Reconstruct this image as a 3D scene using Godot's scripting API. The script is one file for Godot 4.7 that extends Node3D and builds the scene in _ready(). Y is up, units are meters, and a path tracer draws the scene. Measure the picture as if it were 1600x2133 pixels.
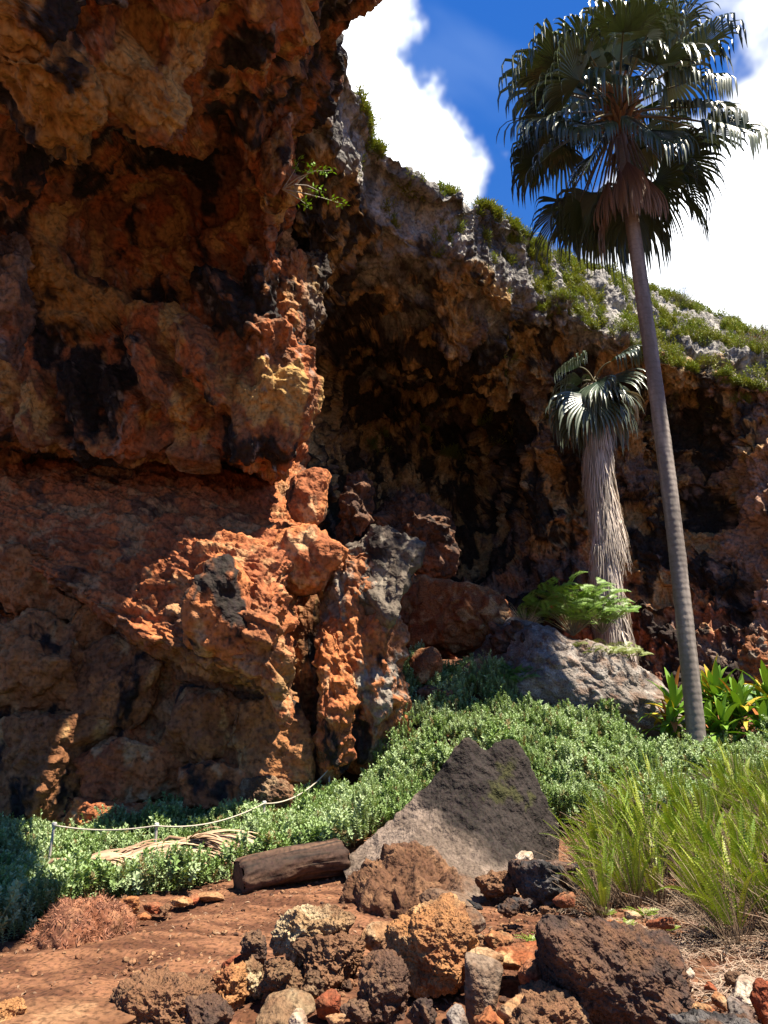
extends Node3D
# A collapsed limestone cave: overhanging red rock on one side, a rimmed back wall, two fan palms,
# a slope of ground cover and a pile of stones beside a dirt path. Metres, y up, the visitor looks towards -z.

var taken := {}
var noises := {}
var mats := {}
var ball_cache := {}
var rng := RandomNumberGenerator.new()
var land := PackedFloat32Array()
var land_n := 97
var land_lo := Vector2(-15.0, -30.0)
var land_size := 36.0

const SUN_TOWARDS := Vector3(0.3541, 0.9205, 0.1651)

func _ready() -> void:
	rng.seed = 41
	set_camera()
	set_sky()
	set_sun()
	make_noises()
	make_materials()
	make_land()
	build_ground()
	build_cliffs()
	build_boulders()
	build_stones()
	build_palms()
	build_fence_and_log()
	build_plants()

func set_camera() -> void:
	var c := Camera3D.new()
	c.name = "camera"
	c.fov = 69.0
	c.near = 0.05
	c.far = 400.0
	add_child(c)
	c.position = Vector3(0, 1.6, 0)
	c.rotation_degrees = Vector3(15, 0, 0)
	c.current = true

func set_sun() -> void:
	var s := DirectionalLight3D.new()
	s.name = "sun"
	s.light_energy = 1.5
	s.light_color = Color(1.0, 0.955, 0.88)
	s.light_angular_distance = 0.53
	s.shadow_enabled = true
	add_child(s)
	s.look_at_from_position(SUN_TOWARDS * 50.0, Vector3.ZERO, Vector3.UP)

func set_sky() -> void:
	var wide := 2048
	var high := 1024
	var im := Image.create(wide, high, false, Image.FORMAT_RGBF)
	var big := fnl(5, 1.15, FastNoiseLite.TYPE_SIMPLEX_SMOOTH, 3)
	var puff := fnl(9, 7.0, FastNoiseLite.TYPE_SIMPLEX_SMOOTH, 6, FastNoiseLite.FRACTAL_FBM, 0.58)
	var wisp := fnl(17, 2.2, FastNoiseLite.TYPE_SIMPLEX_SMOOTH, 5)
	# cloud banks: direction they stand in and how far they reach
	var banks := [[Vector3(-0.032, 0.751, -0.659), 0.086, 1.30], [Vector3(-0.017, 0.704, -0.710), 0.063, 1.20], [Vector3(0.000, 0.743, -0.669), 0.040, 1.10], [Vector3(0.023, 0.656, -0.754), 0.074, 1.25], [Vector3(0.058, 0.659, -0.750), 0.060, 1.20], [Vector3(0.082, 0.630, -0.773), 0.051, 1.15], [Vector3(0.036, 0.610, -0.791), 0.074, 1.20], [Vector3(-0.090, 0.694, -0.714), 0.143, 1.30], [Vector3(0.431, 0.585, -0.687), 0.109, 1.30], [Vector3(0.374, 0.574, -0.728), 0.109, 1.30], [Vector3(0.340, 0.553, -0.761), 0.097, 1.20], [Vector3(0.429, 0.511, -0.745), 0.126, 1.25], [Vector3(0.309, 0.514, -0.800), 0.086, 0.90], [Vector3(0.399, 0.464, -0.791), 0.114, 0.70], [Vector3(0.211, 0.514, -0.831), 0.063, 0.60], [Vector3(0.492, 0.413, -0.767), 0.114, 0.80]]
	for j in high:
		var el := (0.5 - (j + 0.5) / high) * PI
		var sy := sin(el)
		var cy := cos(el)
		if el < -0.12:
			for i in wide:
				im.set_pixel(i, j, Color(0.16, 0.17, 0.16))
			continue
		var t := pow(clampf(1.0 - maxf(sy, 0.0), 0.0, 1.0), 3.0)
		var blue := Color(0.003, 0.045, 0.195).lerp(Color(0.08, 0.2, 0.38), t)
		for i in wide:
			var az := (i + 0.5) / wide * TAU
			var d := Vector3(sin(az) * cy, sy, -cos(az) * cy)
			d.y = sy
			var c := big.get_noise_3dv(d * 1.6) * 0.9 - 0.42
			for b in banks:
				var a: float = d.distance_to(b[0]) / b[1]
				if a < 1.6:
					c = maxf(c, (1.0 - a) * b[2] - 0.1)
				
			c += puff.get_noise_3dv(d * Vector3(1, 1.25, 1)) * 0.75
			var k := smoothstep(-0.05, 0.4, c)
			var lit := 0.4 + 0.5 * smoothstep(0.1, 0.9, c + wisp.get_noise_3dv(d * 2.0) * 0.5)
			var veil := 0.02 + 0.08 * smoothstep(0.05, 0.6, wisp.get_noise_3dv(Vector3(d.x * 1.4 + d.y * 2.0, d.y, d.z * 2.0)))
			var col := blue.lerp(Color(0.3, 0.4, 0.52), veil).lerp(Color(lit * 0.97, lit, lit * 1.04), k)
			im.set_pixel(i, j, col)
	var pm := PanoramaSkyMaterial.new()
	pm.panorama = ImageTexture.create_from_image(im)
	var sky := Sky.new()
	sky.sky_material = pm
	var e := Environment.new()
	e.background_mode = Environment.BG_SKY
	e.sky = sky
	e.background_energy_multiplier = 1.0
	e.tonemap_mode = Environment.TONE_MAPPER_LINEAR
	e.tonemap_exposure = 3.2
	e.sdfgi_enabled = true
	e.ssao_enabled = true
	e.ssil_enabled = true
	var w := WorldEnvironment.new()
	w.name = "surroundings"
	w.environment = e
	add_child(w)

# ---------------------------------------------------------------- helpers
func fnl(seed_: int, freq: float, kind: int, octaves: int, fractal := FastNoiseLite.FRACTAL_FBM, gain := 0.5) -> FastNoiseLite:
	var n := FastNoiseLite.new()
	n.seed = seed_
	n.frequency = freq
	n.noise_type = kind
	n.fractal_type = fractal if octaves > 1 else FastNoiseLite.FRACTAL_NONE
	n.fractal_octaves = octaves
	n.fractal_gain = gain
	return n

func cells(seed_: int, freq: float, what: int, warp := 0.0) -> FastNoiseLite:
	var n := fnl(seed_, freq, FastNoiseLite.TYPE_CELLULAR, 1)
	n.cellular_return_type = what
	n.cellular_jitter = 1.0
	if warp > 0.0:
		n.domain_warp_enabled = true
		n.domain_warp_amplitude = warp
		n.domain_warp_frequency = freq * 1.3
		n.domain_warp_fractal_octaves = 2
		n.domain_warp_fractal_lacunarity = 2.2
		n.domain_warp_fractal_gain = 0.4
	return n

func make_noises() -> void:
	var S := FastNoiseLite.TYPE_SIMPLEX_SMOOTH
	noises = {
		"big": fnl(1, 0.22, S, 3), "mid": fnl(2, 0.8, S, 4), "fine": fnl(3, 4.5, S, 4, FastNoiseLite.FRACTAL_FBM, 0.55),
		"grit": fnl(31, 4.0, S, 3, FastNoiseLite.FRACTAL_FBM, 0.42), "ridge": fnl(4, 0.75, S, 4, FastNoiseLite.FRACTAL_RIDGED, 0.5), "rib": fnl(6, 1.1, S, 3, FastNoiseLite.FRACTAL_RIDGED, 0.5),
		"block": cells(7, 0.42, FastNoiseLite.RETURN_CELL_VALUE, 1.1), "chip": cells(8, 1.5, FastNoiseLite.RETURN_CELL_VALUE, 0.35),
		"block_edge": cells(7, 0.42, FastNoiseLite.RETURN_DISTANCE2_SUB, 1.1), "chip_edge": cells(8, 1.5, FastNoiseLite.RETURN_DISTANCE2_SUB, 0.35),
		"pit": cells(10, 9.0, FastNoiseLite.RETURN_DISTANCE, 0.06), "pit_small": cells(11, 26.0, FastNoiseLite.RETURN_DISTANCE, 0.02),
		"stain": fnl(12, 0.5, S, 5, FastNoiseLite.FRACTAL_FBM, 0.58), "stain_b": fnl(13, 0.75, S, 5, FastNoiseLite.FRACTAL_FBM, 0.6),
		"speck": fnl(14, 7.0, S, 3), "vein": fnl(15, 0.9, S, 4, FastNoiseLite.FRACTAL_RIDGED, 0.55), "land": fnl(16, 0.5, S, 3), "soil": fnl(18, 2.2, S, 4),
	}

# blocks of rock that stand out or lie back, parted by creases
func blocks(p: Vector3) -> float:
	var e: float = noises.block_edge.get_noise_3dv(p) + 1.0
	return noises.block.get_noise_3dv(p) * smoothstep(0.0, 0.3, e) - 0.35 * (1.0 - smoothstep(0.0, 0.12, e))

func chips(p: Vector3) -> float:
	var e: float = noises.chip_edge.get_noise_3dv(p) + 1.0
	return noises.chip.get_noise_3dv(p) * smoothstep(0.0, 0.35, e) - 0.4 * (1.0 - smoothstep(0.0, 0.15, e))

func numbered(called: String) -> String:
	var k: int = taken.get(called, 0)
	taken[called] = k + 1
	return called if k == 0 else "%s_%03d" % [called, k]

func tag(o: Node, label: String, category: String, group := "", kind := "") -> Node:
	if label: o.set_meta("label", label)
	if category: o.set_meta("category", category)
	if group: o.set_meta("group", group)
	if kind: o.set_meta("kind", kind)
	return o

func thing(called: String, at: Vector3, label: String, category: String, group := "") -> Node3D:
	var o := Node3D.new()
	o.name = numbered(called)
	add_child(o)
	o.position = at
	tag(o, label, category, group)
	return o

func put(called: String, mesh: Mesh, material: Material, parent: Node = null) -> MeshInstance3D:
	var o := MeshInstance3D.new()
	o.mesh = mesh
	o.material_override = material
	if parent == null:
		o.name = numbered(called)
		add_child(o)
	else:
		o.name = called
		parent.add_child(o, true)
	return o

func scatter(called: String, mesh: Mesh, material: Material, places: Array, tints: PackedColorArray, parent: Node = null) -> MultiMeshInstance3D:
	var mm := MultiMesh.new()
	mm.transform_format = MultiMesh.TRANSFORM_3D
	mm.use_colors = tints.size() > 0
	mm.mesh = mesh
	mm.instance_count = places.size()
	for i in places.size():
		mm.set_instance_transform(i, places[i])
		if tints.size() > 0:
			mm.set_instance_color(i, tints[i])
	var o := MultiMeshInstance3D.new()
	o.multimesh = mm
	o.material_override = material
	if parent == null:
		o.name = numbered(called)
		add_child(o)
	else:
		o.name = called
		parent.add_child(o, true)
	o.set_meta("kind", "stuff")
	return o

func arrays_mesh(v: PackedVector3Array, n: PackedVector3Array, c: PackedColorArray, ix: PackedInt32Array, uv := PackedVector2Array()) -> ArrayMesh:
	var a := []
	a.resize(Mesh.ARRAY_MAX)
	a[Mesh.ARRAY_VERTEX] = v
	a[Mesh.ARRAY_NORMAL] = n
	if c.size() > 0: a[Mesh.ARRAY_COLOR] = c
	if uv.size() > 0: a[Mesh.ARRAY_TEX_UV] = uv
	a[Mesh.ARRAY_INDEX] = ix
	var m := ArrayMesh.new()
	m.add_surface_from_arrays(Mesh.PRIMITIVE_TRIANGLES, a)
	return m

# clockwise triangles -> smooth normals
func smooth_normals(v: PackedVector3Array, ix: PackedInt32Array) -> PackedVector3Array:
	var n := PackedVector3Array()
	n.resize(v.size())
	for t in range(0, ix.size(), 3):
		var a := ix[t]
		var b := ix[t + 1]
		var c := ix[t + 2]
		var f := (v[c] - v[a]).cross(v[b] - v[a])
		n[a] += f
		n[b] += f
		n[c] += f
	for i in n.size():
		n[i] = n[i].normalized()
	return n

func grid_normals(v: PackedVector3Array, nu: int, nv: int) -> PackedVector3Array:
	var n := PackedVector3Array()
	n.resize(v.size())
	for j in nv:
		var j0 := maxi(j - 1, 0) * nu
		var j1 := mini(j + 1, nv - 1) * nu
		for i in nu:
			var du := v[j * nu + mini(i + 1, nu - 1)] - v[j * nu + maxi(i - 1, 0)]
			var dv := v[j0 + i] - v[j1 + i]
			n[j * nu + i] = du.cross(dv).normalized()
	return n

func even_out(n: PackedVector3Array, nu: int, nv: int, reach: int) -> PackedVector3Array:
	var sums := PackedVector3Array()
	sums.resize(maxi(nu, nv) + 1)
	for turn in 2:
		for j in nv:
			for i in nu: sums[i + 1] = sums[i] + n[j * nu + i]
			for i in nu: n[j * nu + i] = (sums[mini(i + reach, nu - 1) + 1] - sums[maxi(i - reach, 0)]).normalized()
		for i in nu:
			for j in nv: sums[j + 1] = sums[j] + n[j * nu + i]
			for j in nv: n[j * nu + i] = (sums[mini(j + reach, nv - 1) + 1] - sums[maxi(j - reach, 0)]).normalized()
	return n

func grid_index(nu: int, nv: int) -> PackedInt32Array:
	var ix := PackedInt32Array()
	ix.resize((nu - 1) * (nv - 1) * 6)
	var k := 0
	for j in nv - 1:
		for i in nu - 1:
			var a := j * nu + i
			ix[k] = a
			ix[k + 1] = a + 1
			ix[k + 2] = a + nu + 1
			ix[k + 3] = a
			ix[k + 4] = a + nu + 1
			ix[k + 5] = a + nu
			k += 6
	return ix

func run_through(pts: PackedVector3Array, subs: PackedInt32Array) -> PackedVector3Array:
	var out := PackedVector3Array()
	var last := pts.size() - 1
	for i in last:
		var a := pts[maxi(i - 1, 0)]
		var b := pts[i]
		var c := pts[i + 1]
		var d := pts[mini(i + 2, last)]
		for k in subs[i]:
			out.append(b.cubic_interpolate(c, a, d, float(k) / subs[i]))
	out.append(pts[last])
	return out

# a sheet of rock through rows of points (rows run downwards, each row from one end of the wall to the other)
func loft(rows: Array, step: float, coarse_u: Array, coarse_v: Array, shape: Callable, relief: Callable, tint: Callable) -> ArrayMesh:
	var nr := rows.size()
	var nc: int = rows[0].size()
	var su := PackedInt32Array()
	for i in nc - 1:
		var most := 0.0
		for j in nr:
			most += rows[j][i].distance_to(rows[j][i + 1])
		su.append(maxi(2, int(most / nr / (step * (3.0 if i in coarse_u else 1.0)))))
	var sv := PackedInt32Array()
	for j in nr - 1:
		var most := 0.0
		for i in nc:
			most += rows[j][i].distance_to(rows[j + 1][i])
		sv.append(maxi(2, int(most / nc / (step * (3.0 if j in coarse_v else 1.0)))))
	var wide := []
	for j in nr:
		wide.append(run_through(rows[j], su))
	var nu: int = wide[0].size()
	var nv := 1
	for k in sv: nv += k
	var v := PackedVector3Array()
	v.resize(nu * nv)
	var column := PackedVector3Array()
	column.resize(nr)
	for i in nu:
		for j in nr:
			column[j] = wide[j][i]
		var down := run_through(column, sv)
		for j in nv:
			v[j * nu + i] = down[j]
	# first the lumps, along evened-out normals so that tight bends do not fan out; then the finer relief on what that gives
	var n := even_out(grid_normals(v, nu, nv), nu, nv, int(0.5 / step))
	for k in v.size():
		v[k] += n[k] * (shape.call(v[k]) as float)
	n = even_out(grid_normals(v, nu, nv), nu, nv, int(0.12 / step))
	var c := PackedColorArray()
	c.resize(nu * nv)
	for k in v.size():
		v[k] += n[k] * (relief.call(v[k]) as float)
		c[k] = tint.call(v[k])
	return arrays_mesh(v, grid_normals(v, nu, nv), c, grid_index(nu, nv))

# a welded ball of directions: [directions, indices]
func ball(k: int) -> Array:
	if ball_cache.has(k): return ball_cache[k]
	var dirs := PackedVector3Array()
	var ix := PackedInt32Array()
	var known := {}
	var faces := [[Vector3.RIGHT, Vector3.UP], [Vector3.LEFT, Vector3.UP], [Vector3.UP, Vector3.BACK], [Vector3.DOWN, Vector3.FORWARD], [Vector3.BACK, Vector3.UP], [Vector3.FORWARD, Vector3.UP]]
	for f in faces:
		var nrm: Vector3 = f[0]
		var up: Vector3 = f[1]
		var rt := up.cross(nrm)
		var ids := PackedInt32Array()
		for j in k + 1:
			for i in k + 1:
				var a := tan((float(i) / k - 0.5) * PI / 2)
				var b := tan((0.5 - float(j) / k) * PI / 2)
				var d := (nrm + rt * a + up * b).normalized()
				var key := Vector3i((d * 20000.0).round())
				if not known.has(key):
					known[key] = dirs.size()
					dirs.append(d)
				ids.append(known[key])
		for j in k:
			for i in k:
				var a := j * (k + 1) + i
				for q in [a, a + 1, a + k + 2, a, a + k + 2, a + k + 1]:
					ix.append(ids[q])
	ball_cache[k] = [dirs, ix]
	return ball_cache[k]

# a stone: a rounded many-sided block cut by planes, then roughened. look: [colours, share of the second, pits, roughness]
func stone_mesh(half: Vector3, seed_: int, k: int, cuts: Array, round_: float, rough: float, pits: float, tint: Callable) -> ArrayMesh:
	var r := RandomNumberGenerator.new()
	r.seed = seed_
	var planes := cuts.duplicate()
	if planes.is_empty():
		for i in 13:
			var d := Vector3(r.randfn(), r.randfn(), r.randfn()).normalized()
			planes.append([d, r.randf_range(0.72, 1.0)])
		for d in [Vector3.RIGHT, Vector3.LEFT, Vector3.UP, Vector3.DOWN, Vector3.BACK, Vector3.FORWARD]:
			planes.append([(d + Vector3(r.randfn(), r.randfn(), r.randfn()) * 0.18).normalized(), r.randf_range(0.9, 1.0)])
	var pn := PackedVector3Array()
	for q in planes: pn.append(q[0].normalized() / q[1])
	var b := ball(k)
	var dirs: PackedVector3Array = b[0]
	var ix: PackedInt32Array = b[1]
	var off := Vector3(r.randf(), r.randf(), r.randf()) * 60.0
	var size := (half.x + half.y + half.z) / 3.0
	var mid: FastNoiseLite = noises.mid
	var fine: FastNoiseLite = noises.fine
	var pit: FastNoiseLite = noises.pit
	var tiny: FastNoiseLite = noises.pit_small
	var s1 := 1.1 / size
	var s2 := clampf(0.5 / size, 0.3, 3.0)
	var v := PackedVector3Array()
	v.resize(dirs.size())
	var c := PackedColorArray()
	c.resize(dirs.size())
	for i in dirs.size():
		var d := dirs[i]
		var sum := 0.0
		for q in pn:
			var a := q.dot(d)
			if a > 0.0: sum += pow(a, round_)
		var rad := pow(sum, -1.0 / round_)
		var p := d * rad * half
		var q2 := p + off
		var lump := mid.get_noise_3dv(q2 * s1) * rough * size * 0.5 + fine.get_noise_3dv(q2 * s2 * 0.6) * rough * size * 0.24
		if size > 0.35: lump += (0.12 * chips(q2 * 1.1) + 0.07 * (noises.grit.get_noise_3dv(q2) as float) - 0.06 * (noises.ridge.get_noise_3dv(q2) as float)) * rough * 2.0
		if pits > 0.0:
			var h := pit.get_noise_3dv(q2 * (0.75 + 0.25 * s2)) 
			lump += (clampf(h, -1.0, -0.2) + 0.55) * pits * 0.06 + (clampf(tiny.get_noise_3dv(q2), -1.0, -0.25) + 0.5) * pits * 0.032 + fine.get_noise_3dv(q2 * 2.6) * pits * 0.016
		v[i] = p + d * lump
		c[i] = tint.call(q2, lump)
	return arrays_mesh(v, smooth_normals(v, ix), c, ix)

func blotch(p: Vector3, a: Color, b: Color, c: Color, share_b: float, share_c: float) -> Color:
	var n1: float = noises.stain.get_noise_3dv(p * 2.2)
	var n2: float = noises.stain_b.get_noise_3dv(p * 3.1)
	var k1 := smoothstep(-0.08, 0.12, n1 + share_b - 0.5)
	var k2 := smoothstep(-0.05, 0.1, n2 + share_c - 0.5)
	var col := a.lerp(b, k1).lerp(c, k2)
	return col * (1.0 + 0.22 * noises.speck.get_noise_3dv(p * 1.7))

# fade of a patch round a place with a ragged outline: 1 inside, 0 outside
func patch(p: Vector3, at: Vector3, radius: Vector3, ragged: float) -> float:
	var q := (p - at) / radius
	var d := q.length_squared()
	if d > 4.0: return 0.0
	return 1.0 - smoothstep(0.8, 1.1, sqrt(d) + noises.stain_b.get_noise_3dv(p * 1.6) * ragged)

func bulge(p: Vector3, list: Array) -> float:
	var sum := 0.0
	for b in list:
		var q: Vector3 = (p - b[0]) / b[1]
		var d := q.length_squared()
		if d < 1.0:
			d = 1.0 - d
			sum += b[2] * d * d * (3.0 - 2.0 * d)
	return sum

# ---------------------------------------------------------------- materials
func noise_texture(seed_: int, freq: float, size: int, octaves: int, ramp: Array, kind := FastNoiseLite.TYPE_SIMPLEX_SMOOTH, fractal := FastNoiseLite.FRACTAL_FBM) -> ImageTexture:
	var n := fnl(seed_, freq, kind, octaves, fractal)
	if kind == FastNoiseLite.TYPE_CELLULAR:
		n.cellular_return_type = FastNoiseLite.RETURN_DISTANCE
	var im := n.get_seamless_image(size, size)
	im.convert(Image.FORMAT_RGB8)
	if ramp.size() == 2:
		var a: float = ramp[0]
		var b: float = ramp[1]
		for y in size:
			for x in size:
				var k := im.get_pixel(x, y).r
				var g := lerpf(a, b, k)
				im.set_pixel(x, y, Color(g, g, g))
	im.generate_mipmaps()
	return ImageTexture.create_from_image(im)

func rock_material(scale_: float, relief: float, rough: float, grain: Texture2D, height: Texture2D) -> StandardMaterial3D:
	var m := StandardMaterial3D.new()
	m.vertex_color_use_as_albedo = true
	m.albedo_texture = grain
	m.uv1_triplanar = true
	m.uv1_world_triplanar = true
	m.uv1_scale = Vector3.ONE * scale_
	m.heightmap_enabled = true
	m.heightmap_texture = height
	m.heightmap_scale = relief
	m.roughness = rough
	m.metallic_specular = 0.3
	return m

func plain_material(rough: float, through := 0.0, specular := 0.5) -> StandardMaterial3D:
	var m := StandardMaterial3D.new()
	m.vertex_color_use_as_albedo = true
	m.roughness = rough
	m.metallic_specular = specular
	m.cull_mode = BaseMaterial3D.CULL_DISABLED
	if through > 0.0:
		m.backlight_enabled = true
		m.backlight = Color(through, through, through * 0.6)
	return m

func make_materials() -> void:
	var grain := noise_texture(21, 0.035, 512, 6, [0.4, 1.5])
	var bumps := noise_texture(22, 0.028, 512, 6, [])
	var pores := noise_texture(23, 0.05, 512, 2, [], FastNoiseLite.TYPE_CELLULAR)
	mats.rock = rock_material(0.55, 5.0, 0.93, grain, bumps)
	mats.stone = rock_material(1.6, 2.2, 0.95, grain, bumps)
	mats.porous = rock_material(2.4, 1.8, 0.95, grain, pores)
	mats.soil = rock_material(1.1, 1.2, 1.0, grain, bumps)
	mats.leaf = plain_material(0.62, 0.6, 0.35)
	mats.fern = plain_material(0.5, 0.6)
	mats.palm = plain_material(0.33, 0.3, 0.6)
	mats.dry = plain_material(0.75, 0.25)
	mats.wood = rock_material(1.0, 0.8, 0.8, grain, bumps)
	mats.metal = plain_material(0.45)
	mats.rope = plain_material(0.9)

# ---------------------------------------------------------------- ground
func make_land() -> void:
	# heights of the ground at known places (x, y, z)
	var known := PackedVector3Array([Vector3(-0.50, 0.10, -4.90), Vector3(0.40, 0.10, -4.70), Vector3(1.20, 0.06, -4.60), Vector3(-2.50, 0.00, -3.50), Vector3(0.00, 0.00, -3.00), Vector3(2.00, 0.05, -3.50), Vector3(0.00, 0.00, 0.00), Vector3(-4.00, -0.10, -1.00), Vector3(4.00, 0.10, 0.00), Vector3(-3.00, -0.05, -5.50), Vector3(-1.00, 0.00, -6.00), Vector3(0.50, 0.00, -6.20), Vector3(-2.00, -0.05, -7.00), Vector3(-0.50, 0.00, -7.80), Vector3(-4.00, -0.25, -6.20), Vector3(-5.50, -0.30, -8.00), Vector3(-3.80, -0.40, -9.30), Vector3(-2.60, -0.35, -9.20), Vector3(-5.00, -0.25, -10.50), Vector3(-3.00, 0.00, -11.00), Vector3(-1.50, 0.00, -10.30), Vector3(-0.70, 0.20, -11.60), Vector3(-0.50, 0.25, -10.20), Vector3(0.30, 0.30, -9.60), Vector3(0.20, 0.15, -8.80), Vector3(2.00, 0.05, -8.30), Vector3(1.50, 0.00, -6.90), Vector3(2.60, 0.05, -6.00), Vector3(3.60, 0.10, -7.50), Vector3(3.00, 0.15, -9.00), Vector3(4.40, 0.30, -9.50), Vector3(4.60, 0.55, -12.00), Vector3(3.00, 0.60, -11.00), Vector3(1.40, 1.10, -11.50), Vector3(0.60, 1.45, -12.20), Vector3(0.30, 2.20, -13.40), Vector3(1.60, 2.10, -13.40), Vector3(2.60, 1.20, -12.40), Vector3(3.60, 1.30, -13.40), Vector3(5.50, 0.90, -13.20), Vector3(7.00, 1.20, -13.50), Vector3(8.00, 1.00, -10.00), Vector3(1.00, 2.30, -15.00), Vector3(3.00, 2.80, -16.00), Vector3(5.00, 2.80, -17.30), Vector3(6.50, 1.70, -16.00), Vector3(8.50, 1.50, -16.50), Vector3(7.50, 1.90, -18.30), Vector3(0.00, 2.80, -17.50), Vector3(-1.50, 2.20, -15.00), Vector3(2.00, 2.90, -19.50), Vector3(5.00, 3.00, -20.00), Vector3(9.00, 2.00, -20.00), Vector3(-5.00, -0.30, -14.00), Vector3(-6.00, 0.00, -18.00), Vector3(-9.00, -0.40, -10.00), Vector3(-9.00, 0.00, -3.00), Vector3(12.00, 1.20, -12.00), Vector3(10.00, 0.40, -4.00), Vector3(0.00, 0.00, 4.00), Vector3(0.00, 3.00, -28.00), Vector3(-12.00, 1.00, -28.00), Vector3(12.00, 3.00, -28.00), Vector3(18.00, 2.00, -18.00)])
	land.resize(land_n * land_n)
	for j in land_n:
		var z := land_lo.y + land_size * j / (land_n - 1)
		for i in land_n:
			var x := land_lo.x + land_size * i / (land_n - 1)
			var sum := 0.0
			var weight := 0.0
			for p in known:
				var d2 := (p.x - x) * (p.x - x) + (p.z - z) * (p.z - z) + 0.25
				var w := 1.0 / (d2 * d2)
				sum += w * p.y
				weight += w
			land[j * land_n + i] = sum / weight

func ground_at(x: float, z: float) -> float:
	var u := clampf((x - land_lo.x) / land_size, 0.0, 0.9999) * (land_n - 1)
	var w := clampf((z - land_lo.y) / land_size, 0.0, 0.9999) * (land_n - 1)
	var i := int(u)
	var j := int(w)
	u -= i
	w -= j
	var a := lerpf(land[j * land_n + i], land[j * land_n + i + 1], u)
	var b := lerpf(land[(j + 1) * land_n + i], land[(j + 1) * land_n + i + 1], u)
	return lerpf(a, b, w) + noises.land.get_noise_2d(x * 1.5, z * 1.5) * 0.05

func build_ground() -> void:
	# one sheet, fine near the path and coarse far out
	var xs := PackedFloat32Array()
	var x := -60.0
	while x < 60.0:
		xs.append(x)
		x += 0.035 if absf(x) < 4.5 else (0.12 if absf(x) < 12.0 else 3.0)
	var zs := PackedFloat32Array()
	var z := -70.0
	while z < 50.0:
		zs.append(z)
		z += 0.035 if (z > -9.5 and z < -3.2) else (0.12 if (z > -22.0 and z < 4.0) else 3.0)
	var v := PackedVector3Array()
	var c := PackedColorArray()
	for zz in zs:
		for xx in xs:
			var h := ground_at(xx, zz)
			var p := Vector3(xx, h, zz)
			var track := noises.soil.get_noise_2d(xx * 0.35 + zz * 0.25, zz * 1.6 - xx * 0.5) as float
			h += noises.soil.get_noise_2d(xx, zz) * 0.012 + track * 0.014 + noises.fine.get_noise_2d(xx, zz) * 0.012
			v.append(Vector3(xx, h, zz))
			var k := smoothstep(-0.25, 0.35, track + 0.4 * noises.stain.get_noise_2d(xx * 1.5, zz * 1.5))
			var col := Color(0.092, 0.04, 0.022).lerp(Color(0.2, 0.094, 0.05), k)
			c.append(col * (1.0 + 0.25 * noises.speck.get_noise_3dv(p * 2.0)))
	var nu := xs.size()
	var nv := zs.size()
	var o := put("ground", arrays_mesh(v, grid_normals(v, nu, nv), c, grid_index(nu, nv)), mats.soil)
	tag(o, "bare red-brown dirt floor of the sinkhole", "", "", "structure")

# ---------------------------------------------------------------- cliffs
func overhang_shape(p: Vector3) -> float:
	return 0.3 * (noises.big.get_noise_3dv(p) as float) + 0.32 * blocks(p) + 1.35 * domes(p, overhang_domes) - 0.2

func domes(p: Vector3, list: Array) -> float:
	var most := 0.0
	for b in list:
		var q: Vector3 = p - b[0]
		var half: Vector3 = b[1]
		if absf(q.x) > half.x + half.y or absf(q.z) > half.z * 1.6: continue
		var an: float = b[2] * PI / 180.0
		var u := (q.x * cos(an) + q.y * sin(an)) / half.x
		var w := (q.y * cos(an) - q.x * sin(an)) / half.y
		var d := 1.0 - u * u - w * w - q.z * q.z / (half.z * half.z * 2.5)
		if d > 0.0: most = maxf(most, b[3] * pow(d, 0.6))
	return most

func overhang_relief(p: Vector3) -> float:
	var d: float = -0.09 * noises.ridge.get_noise_3d(p.x, p.y * 0.6, p.z) + 0.08 * chips(p) + 0.06 * noises.grit.get_noise_3dv(p)
	d -= 0.05 * noises.ridge.get_noise_3d(p.x * 4.0 + 3.0, p.y * 2.5, p.z * 4.0)
	return d - 0.07 * noises.rib.get_noise_3d(p.x * 1.6 + p.y * 0.7, p.y * 0.4, p.z * 1.6)

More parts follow.
